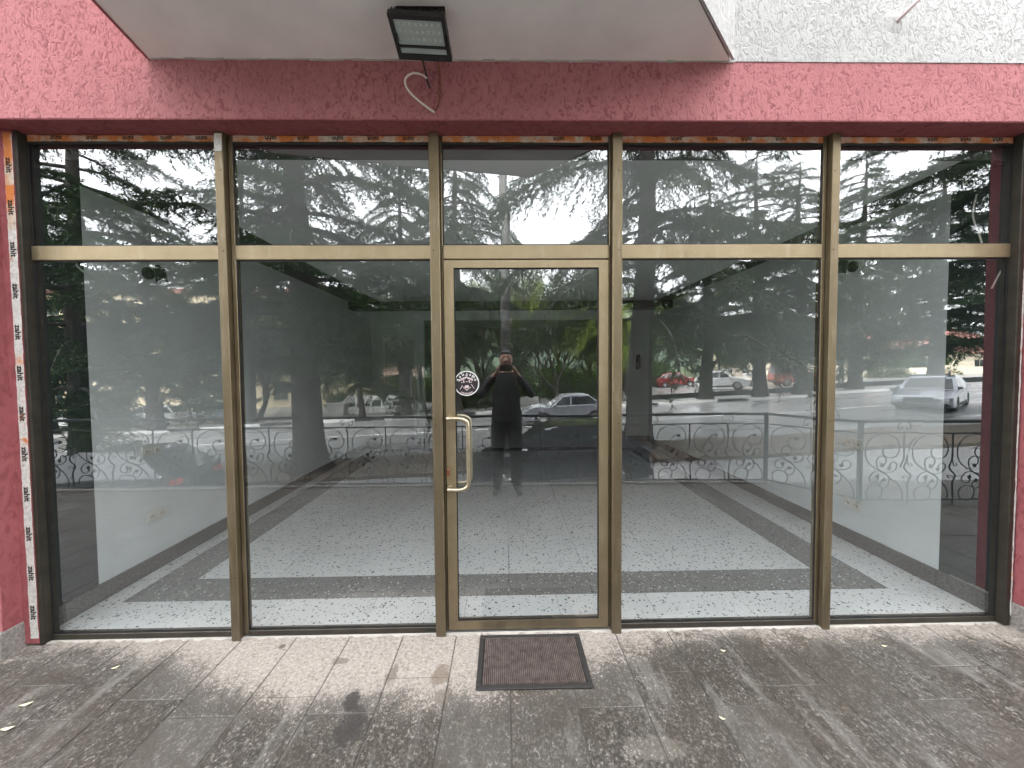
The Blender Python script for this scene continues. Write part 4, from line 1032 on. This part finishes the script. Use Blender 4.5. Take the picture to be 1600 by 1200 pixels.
for j, (yy, hh) in enumerate(((-200, -3), (-300, 16), (-420, 34), (-560, 0))):
    for x in xs: V.append((x, yy, (hh * (1 + .35 * math.sin(x * .013 + j) + .2 * math.sin(x * .05 + 2 * j)) if hh > 0 else -12)))
for j in range(3):
    for i in range(59): F.append((j * 60 + i, j * 60 + i + 1, j * 60 + 61 + i, j * 60 + 60 + i))
m.add(V, F); struct(m.build('hills', 'hill_forest', smooth=True), 'wooded hills in the distance')

# ------------------------------------------------------------------ cars (nose towards +x)
def arch(cx, r, n=9): return [(cx - r * math.cos(PI * k / n), .30 + r * math.sin(PI * k / n)) for k in range(n + 1)]
def make_car(style, paintm):
    if style == 'sedan': L, Wd, H = 4.55, .89, 1.46; hood, belt, trunk = .92, .95, 1.02; ws0, rf0, rf1, rw0 = .95, .25, -1.05, -1.75; wr = .315; wb = 1.33; gc = .20
    elif style == 'suv': L, Wd, H = 4.5, .93, 1.64; hood, belt, trunk = 1.04, 1.08, 1.10; ws0, rf0, rf1, rw0 = 1.0, .30, -1.55, -2.12; wr = .36; wb = 1.33; gc = .26
    elif style == 'offroad': L, Wd, H = 4.3, .90, 1.80; hood, belt, trunk = 1.12, 1.15, 1.15; ws0, rf0, rf1, rw0 = .72, .38, -1.95, -2.08; wr = .39; wb = 1.25; gc = .36
    else: L, Wd, H = 4.2, .88, 1.50; hood, belt, trunk = .95, .97, 1.0; ws0, rf0, rf1, rw0 = 1.05, .32, -1.35, -1.95; wr = .315; wb = 1.29; gc = .2
    h2 = L / 2
    nose = hood - .22 if style != 'offroad' else hood - .06
    lo = [(-h2 + .06, gc + .04), (-wb - wr - .06, gc)] + arch(-wb, wr + .055) + [(-wb + wr + .06, gc), (wb - wr - .06, gc)] + arch(wb, wr + .055) + [(wb + wr + .06, gc), (h2 - .05, gc + .04), (h2, gc + .22), (h2 - .02, nose - .06), (h2 - .12, nose), (h2 - .55, hood - .06), (ws0 - .02, hood), (rf0, belt - .01), (rf1, belt), (rw0, trunk - .01), (-h2 + .12, trunk - .03), (-h2 + .02, trunk - .14), (-h2, gc + .3)]
    lo = lo[::-1]                                       # clockwise/ccw does not matter, normals are recalculated
    body = MB(); n = len(lo); V = []
    for y, kx, kz in ((-Wd, .975, .95), (-Wd + .035, .992, .985), (-Wd + .12, 1, 1), (Wd - .12, 1, 1), (Wd - .035, .992, .985), (Wd, .975, .95)):
        for x, z in lo: V.append((x * kx, y, .5 + (z - .5) * (kz if z > .5 else 1)))
    F = [tuple(range(n)), tuple(range(5 * n, 6 * n))[::-1]] + [(r * n + i, r * n + (i + 1) % n, (r + 1) * n + (i + 1) % n, (r + 1) * n + i) for r in range(5) for i in range(n)]
    body.add(V, F)
    t = empty('parked_car')
    bo = body.build('body', paintm, t, local=True)
    wT = Wd * (.74 if style in ('sedan', 'hatch') else .82)
    cab = MB(); W1 = Wd - .05
    prof = [(ws0, belt - .03), (rf0, H - .05), (rf0 - .35, H), (rf1 + .3, H - .01), (rf1, H - .06), (rw0, belt - .03)]
    def wy(z): return W1 + (wT - W1) * (z - belt) / (H - belt)
    nv = len(prof); V = [(x, -wy(z), z) for x, z in prof] + [(x, -wy(z) * .86, z + (.025 if z > belt + .1 else 0)) for x, z in prof] + [(x, wy(z) * .86, z + (.025 if z > belt + .1 else 0)) for x, z in prof] + [(x, wy(z), z) for x, z in prof]
    F = [tuple(range(nv)), tuple(range(3 * nv, 4 * nv))[::-1]] + [(r * nv + i, r * nv + i + 1, (r + 1) * nv + i + 1, (r + 1) * nv + i) for r in range(3) for i in range(nv - 1)]
    cab.add(V, F); cab.build('cabin', paintm, t, local=True)
    def q(name, pts, mat='car_glass'):
        m = MB(); P = [Vector(p) for p in pts]; nn = (P[1] - P[0]).cross(P[2] - P[0]).normalized()
        c = sum(P, Vector()) / len(P)
        if nn.dot(c - Vector((0, 0, .6))) < 0: nn = -nn
        k = len(P); m.add([p + nn * .008 for p in P] + [p - nn * .02 for p in P], [tuple(range(k)), tuple(range(2 * k - 1, k - 1, -1))] + [(i, (i + 1) % k, k + (i + 1) % k, k + i) for i in range(k)])
        return m.build(name, mat, t, local=True)
    lerp = lambda a, b_, f: a + (b_ - a) * f
    def front(xa, za, xb, zb, inset, name):
        P = []
        for f, sgn in ((.06, -1), (.06, 1), (.93, 1), (.93, -1)):
            x, z = lerp(xa, xb, f), lerp(za, zb, f); P.append((x, sgn * (wy(z) * inset), z + .012))
        q(name, P)
    front(ws0, belt - .03, rf0, H - .05, .84, 'windshield'); front(rw0, belt - .03, rf1, H - .06, .84, 'rear_window')
    zb, zt_ = belt + .02, H - .11
    fx = lambda z: lerp(ws0, rf0, (z - belt + .03) / (H - .02 - belt)); rx_ = lambda z: lerp(rw0, rf1, (z - belt + .03) / (H - .03 - belt))
    splits = [-.12, -1.02] if style != 'sedan' else [-.12]
    for sg in (-1, 1):
        xs = [None] + splits + [None]
        for i in range(len(xs) - 1):
            a0 = fx(zb) - .14 if xs[i] is None else xs[i] - .04; a1 = fx(zt_) - .10 if xs[i] is None else xs[i] - .04
            b0 = rx_(zb) + .12 if xs[i + 1] is None else xs[i + 1] + .04; b1 = rx_(zt_) + .10 if xs[i + 1] is None else xs[i + 1] + .04
            if a0 - b0 > .1: q('side_window', [(a0, sg * wy(zb), zb), (b0, sg * wy(zb), zb), (b1, sg * wy(zt_), zt_), (a1, sg * wy(zt_), zt_)])
        m = MB(); m.box(ws0 - .32, ws0 - .16, sg * (Wd + .02) - .09, sg * (Wd + .02) + .09, belt - .02, belt + .11, cham=.03); m.build('mirror', paintm, t, local=True)
        m = MB(); m.box(-wb + wr + .1, wb - wr - .1, sg * Wd - .02, sg * Wd + .015, gc + .02, gc + .13, cham=.01); m.build('sill_trim', 'car_trim', t, local=True)
        for x in (-.15, .85) if style == 'sedan' else (-.2, .8):
            m = MB(); m.box(x - .75, x - .58, sg * Wd - .012, sg * Wd + .018, belt - .14, belt - .105, cham=.006); m.build('door_handle', 'car_trim', t, local=True)
        for x in (-wb, wb):
            m = MB(); m.lathe([(wr * .62, -.09), (wr * .92, -.105), (wr, -.07), (wr, .07), (wr * .92, .105), (wr * .62, .09)], 'y', 22, (x, sg * (Wd - .11), wr)); w = m.build('wheel', 'tyre', t, True, True)
            m = MB(); m.lathe([(0, .06), (wr * .2, .065), (wr * .24, .03), (wr * .55, .03), (wr * .63, .08), (wr * .63, -.06)], 'y', 20, (0, 0, 0))
            for k in range(5):
                a = 2 * PI * k / 5; m.box(-.03, .03, .03, .07, wr * .15, wr * .6); m.v[-8:] = [(p[0] * math.cos(a) - p[2] * math.sin(a), p[1], p[0] * math.sin(a) + p[2] * math.cos(a)) for p in m.v[-8:]]
            m.v = [(p[0] + x, p[1] * sg + sg * (Wd - .10), p[2] + wr) for p in m.v]; m.build('rim', 'rim', w, True, True)
        m = MB(); m.box(h2 - .22, h2 - .005, sg * (Wd - .30) - .17, sg * (Wd - .30) + .17, nose - .20, nose - .06, cham=.03); m.build('headlight', 'lamp_white', t, local=True)
        m = MB(); m.box(-h2 - .005, -h2 + .16, sg * (Wd - .24) - .17, sg * (Wd - .24) + .17, trunk - .30, trunk - .14, cham=.03); m.build('tail_light', 'lamp_red', t, local=True)
    m = MB(); m.box(h2 - .10, h2 + .012, -.48, .48, gc + .20, gc + .40, cham=.02); m.build('grille', 'car_trim', t, local=True)
    m = MB(); m.box(h2 - .12, h2 + .03, -Wd + .1, Wd - .1, gc + .02, gc + .15, cham=.02); m.build('front_bumper', 'car_trim', t, local=True)
    m = MB(); m.box(-h2 - .03, -h2 + .12, -Wd + .1, Wd - .1, gc + .06, gc + .22, cham=.02); m.build('rear_bumper', 'car_trim', t, local=True)
    m = MB(); m.box(-L / 2 + .25, L / 2 - .25, -Wd + .22, Wd - .22, gc - .04, gc + .25); m.build('underbody', 'car_trim', t, local=True)
    if style in ('suv', 'offroad'):
        for sg in (-1, 1): m = MB(); m.tube([(rf0 - .2, sg * wT * .84, H + .02), (rf0 - .3, sg * wT * .84, H + .07), (rf1 + .3, sg * wT * .84, H + .07), (rf1 + .2, sg * wT * .84, H + .02)], .018, 6); m.build('roof_rail', 'car_trim', t, local=True)
    return t
def car(style, paintm, x, y, ang, label, dz=.01):
    t = make_car(style, paintm); t.location = (x, y, rz(x) + dz)
    sl = math.atan(G)
    M = Matrix.Rotation(-sl, 4, 'Y') @ Matrix.Rotation(R(ang), 4, 'Z'); t.rotation_euler = M.to_euler()
    tag(t, label, 'car', 'cars in the street')
car('hatch', 'car_black', 1.25, -7.6, 180, 'black car parked right below the railing, reflected in the door')
car('hatch', 'car_black', -9.4, -7.3, 180, 'dark car parked below the railing, reflected in the leftmost bay')
car('sedan', 'car_silver', 3.1, -18.6, 180, 'silver saloon on the street reflected above the black car')
car('sedan', 'car_silver', 20.4, -16.4, 146, 'silver car driving on the wet street reflected at far right')
car('sedan', 'car_white', -34.0, -29.8, 180, 'white saloon at the left end of the far parked row')
car('hatch', 'car_white', -27.6, -29.6, 180, 'white hatchback second from left in the far parked row')
car('hatch', 'car_silver', -22.2, -29.6, 0, 'silver hatchback nearest the thick trunk in the far row')
car('suv', 'car_white', 19.8, -34.0, 38, 'white crossover reflected with its nose to the street')
car('suv', 'car_white', 24.6, -39.6, 32, 'white car reflected behind the white crossover')
car('offroad', 'car_red', 26.6, -34.2, 8, 'red off-roader reflected between the cedar trunks')
car('hatch', 'car_maroon', 18.6, -41.0, 20, 'dark red car reflected behind the iron fence at right')

# ------------------------------------------------------------------ people
def person(name, J, E, mats, pick, loc, rzv, label, extra=None):
    keys = list(J); me = bpy.data.meshes.new('body'); me.from_pydata([J[k][0] for k in keys], [], [])
    me.from_pydata([J[k][0] for k in keys], [(keys.index(a), keys.index(b_)) for a, b_ in E], []) if False else None
    bpy.data.meshes.remove(me)
    me = bpy.data.meshes.new('body'); me.from_pydata([J[k][0] for k in keys], [(keys.index(a), keys.index(b_)) for a, b_ in E], []); me.update()
    o = bpy.data.objects.new('body', me); C.objects.link(o)
    sk = o.modifiers.new('skin', 'SKIN'); sk.use_smooth_shade = True
    for i, k in enumerate(keys):
        v = me.skin_vertices[0].data[i]; r = J[k][1]; v.radius = r if hasattr(r, '__len__') else (r, r); v.use_root = (k == 'pelvis')
    ss = o.modifiers.new('sub', 'SUBSURF'); ss.levels = 2; ss.render_levels = 2
    dg = bpy.context.evaluated_depsgraph_get(); nm = bpy.data.meshes.new_from_object(o.evaluated_get(dg)); bpy.data.objects.remove(o)
    nm.materials.clear()
    for m in mats: nm.materials.append(mt[m])
    nm.polygons.foreach_set('material_index', [pick(p.center) for p in nm.polygons]); nm.polygons.foreach_set('use_smooth', [True] * len(nm.polygons)); nm.update()
    t = empty(name, loc, rzv); link('body', nm, t, True)
    tag(t, label, 'person'); return t
def hair(t, c, r, cut):
    m = MB(); n = 14
    for i in range(9):
        th = PI * .62 * i / 8
        for k in range(n):
            a = 2 * PI * k / n; x, y, z = math.sin(th) * math.cos(a), math.sin(th) * math.sin(a), math.cos(th)
            if y > .35 and z < .45: y = .35 + (y - .35) * .2
            m.v.append((c[0] + x * r[0], c[1] + y * r[1], c[2] + z * r[2]))
    for i in range(8):
        for k in range(n): j = (k + 1) % n; m.f.append((i * n + k, i * n + j, (i + 1) * n + j, (i + 1) * n + k)); m.mi.append(0)
    m.build('hair', 'hair', t, True, True)
# the photographer: stands at the railing holding a phone up in both hands (faces +y); local origin at the feet
B = {'pelvis': ((0, 0, .93), (.185, .125)), 'belly': ((0, .0, 1.08), (.180, .12)), 'chest': ((0, -.01, 1.27), (.19, .125)), 'collar': ((0, -.01, 1.42), (.105, .085)), 'neck': ((0, .005, 1.50), .056), 'chin': ((0, .035, 1.555), (.060, .070)), 'face': ((0, .03, 1.63), (.074, .092)), 'crown': ((0, .015, 1.71), (.066, .082)),
     'nose': ((0, .128, 1.615), .014)}
E_ = [('pelvis', 'belly'), ('belly', 'chest'), ('chest', 'collar'), ('collar', 'neck'), ('neck', 'chin'), ('chin', 'face'), ('face', 'crown'), ('face', 'nose')]
for s, n in ((-1, 'l'), (1, 'r')):
    B.update({n + 'hip': ((s * .10, 0, .86), .11), n + 'knee': ((s * .112, .02, .49), .082), n + 'ankle': ((s * .115, -.02, .09), .058), n + 'heel': ((s * .12, -.02, .045), .044), n + 'toe': ((s * .145, .16, .03), .036),
              n + 'sh': ((s * .185, -.01, 1.40), .068), n + 'elb': ((s * .32, .07, 1.19), .050), n + 'wr': ((s * .135, .255, 1.44), .033), n + 'palm': ((s * .100, .275, 1.49), (.030, .016)), n + 'ear': ((s * .082, .02, 1.625), .016)})
    E_ += [('pelvis', n + 'hip'), (n + 'hip', n + 'knee'), (n + 'knee', n + 'ankle'), (n + 'ankle', n + 'heel'), (n + 'heel', n + 'toe'), ('collar', n + 'sh'), (n + 'sh', n + 'elb'), (n + 'elb', n + 'wr'), (n + 'wr', n + 'palm'), ('face', n + 'ear')]
    for k, (dx, dz, ln) in enumerate(((-.022, .062, 1), (-.006, .052, 1.05), (.010, .038, 1), (.018, .020, .85))):
        a, b_ = n + 'f%da' % k, n + 'f%db' % k
        B[a] = ((s * (.100 + dx * .2 - .002), .298, 1.495 + dz * .8), .0088); B[b_] = ((s * (.068 + dx * .1), .312, 1.497 + dz * .85), .0078)
        E_ += [(n + 'palm', a), (a, b_)]
    B[n + 'ta'] = ((s * .085, .268, 1.475), .0105); B[n + 'tb'] = ((s * .060, .272, 1.472), .0088); E_ += [(n + 'palm', n + 'ta'), (n + 'ta', n + 'tb')]
def pk(c):
    if c.z < .085: return 3
    if c.z < .90 and c.y < .2: return 1
    if c.z > 1.475 and abs(c.x) < .11 and c.y < .2: return 2
    if c.y > .245 and c.z > 1.43: return 2
    return 0
PY = -2.60
ph = person('person', B, E_, ['cloth_dark', 'cloth_trousers', 'skin', 'shoe'], pk, (.01, PY, TZ), 0, 'person in dark clothes holding up a phone, reflected in the door')
hair(ph, (0, .005, 1.655), (.088, .108, .098), 0)
m = MB(); m.box(-.075, .075, PY + .284, PY + .292, 1.476, 1.551, cham=.003)
tp = empty('phone', (0, PY + .288, 1.513)); m.build('case', 'black_metal', tp)
m = MB(); m.box(-.07, .07, PY + .2825, PY + .2838, 1.48, 1.547); m.build('screen', 'car_glass', tp)
for z in (1.522, 1.538): m = MB(); m.lathe([(0, .002), (.007, .002), (.007, 0)], 'y', 14, (-.062, PY + .292, z)); m.build('lens', 'car_glass', tp)
tag(tp, 'dark phone held sideways by the reflected photographer', 'phone')
B2 = {'pelvis': ((0, 0, .92), (.15, .11)), 'belly': ((0, .01, 1.07), (.14, .10)), 'chest': ((0, .03, 1.27), (.17, .115)), 'collar': ((0, .05, 1.41), (.10, .08)), 'neck': ((0, .07, 1.49), .055), 'chin': ((0, .10, 1.54), .062), 'face': ((0, .10, 1.62), (.075, .092)), 'crown': ((0, .085, 1.70), (.066, .08))}
E2 = [('pelvis', 'belly'), ('belly', 'chest'), ('chest', 'collar'), ('collar', 'neck'), ('neck', 'chin'), ('chin', 'face'), ('face', 'crown')]
for s, n in ((-1, 'l'), (1, 'r')):
    B2.update({n + 'hip': ((s * .09, .02 * s, .85), .09), n + 'knee': ((s * .10, .16 * s + .03, .48), .06), n + 'ankle': ((s * .10, .26 * s - .04, .10), .043), n + 'toe': ((s * .11, .26 * s + .12, .03), .034), n + 'sh': ((s * .18, .05, 1.38), .062), n + 'elb': ((s * .23, .02 - .12 * s, 1.12), .046), n + 'wr': ((s * .22, .14 - .16 * s, .90), .032), n + 'hand': ((s * .215, .17 - .16 * s, .82), (.022, .034))})
    E2 += [('pelvis', n + 'hip'), (n + 'hip', n + 'knee'), (n + 'knee', n + 'ankle'), (n + 'ankle', n + 'toe'), ('collar', n + 'sh'), (n + 'sh', n + 'elb'), (n + 'elb', n + 'wr'), (n + 'wr', n + 'hand')]
    for k in range(4):
        B2[n + 'f%d' % k] = ((s * .21, .15 + .018 * k - .16 * s, .745 - (.01 if k in (1, 2) else 0)), .008); E2.append((n + 'hand', n + 'f%d' % k))
    B2[n + 't'] = ((s * .195, .215 - .16 * s, .785), .009); E2.append((n + 'hand', n + 't'))
wk = person('person', B2, E2, ['cloth_dark', 'cloth_trousers', 'skin', 'shoe'], lambda c: 3 if c.z < .07 else 2 if (c.z > 1.47 or (c.z < .86 and abs(c.x) > .17)) else 1 if c.z < .9 else 0, (28.3, -30.6, rz(28.3) + .01), R(100), 'person in dark clothes walking past the cream garden wall')
hair(wk, (0, .07, 1.645), (.088, .104, .098), 0)
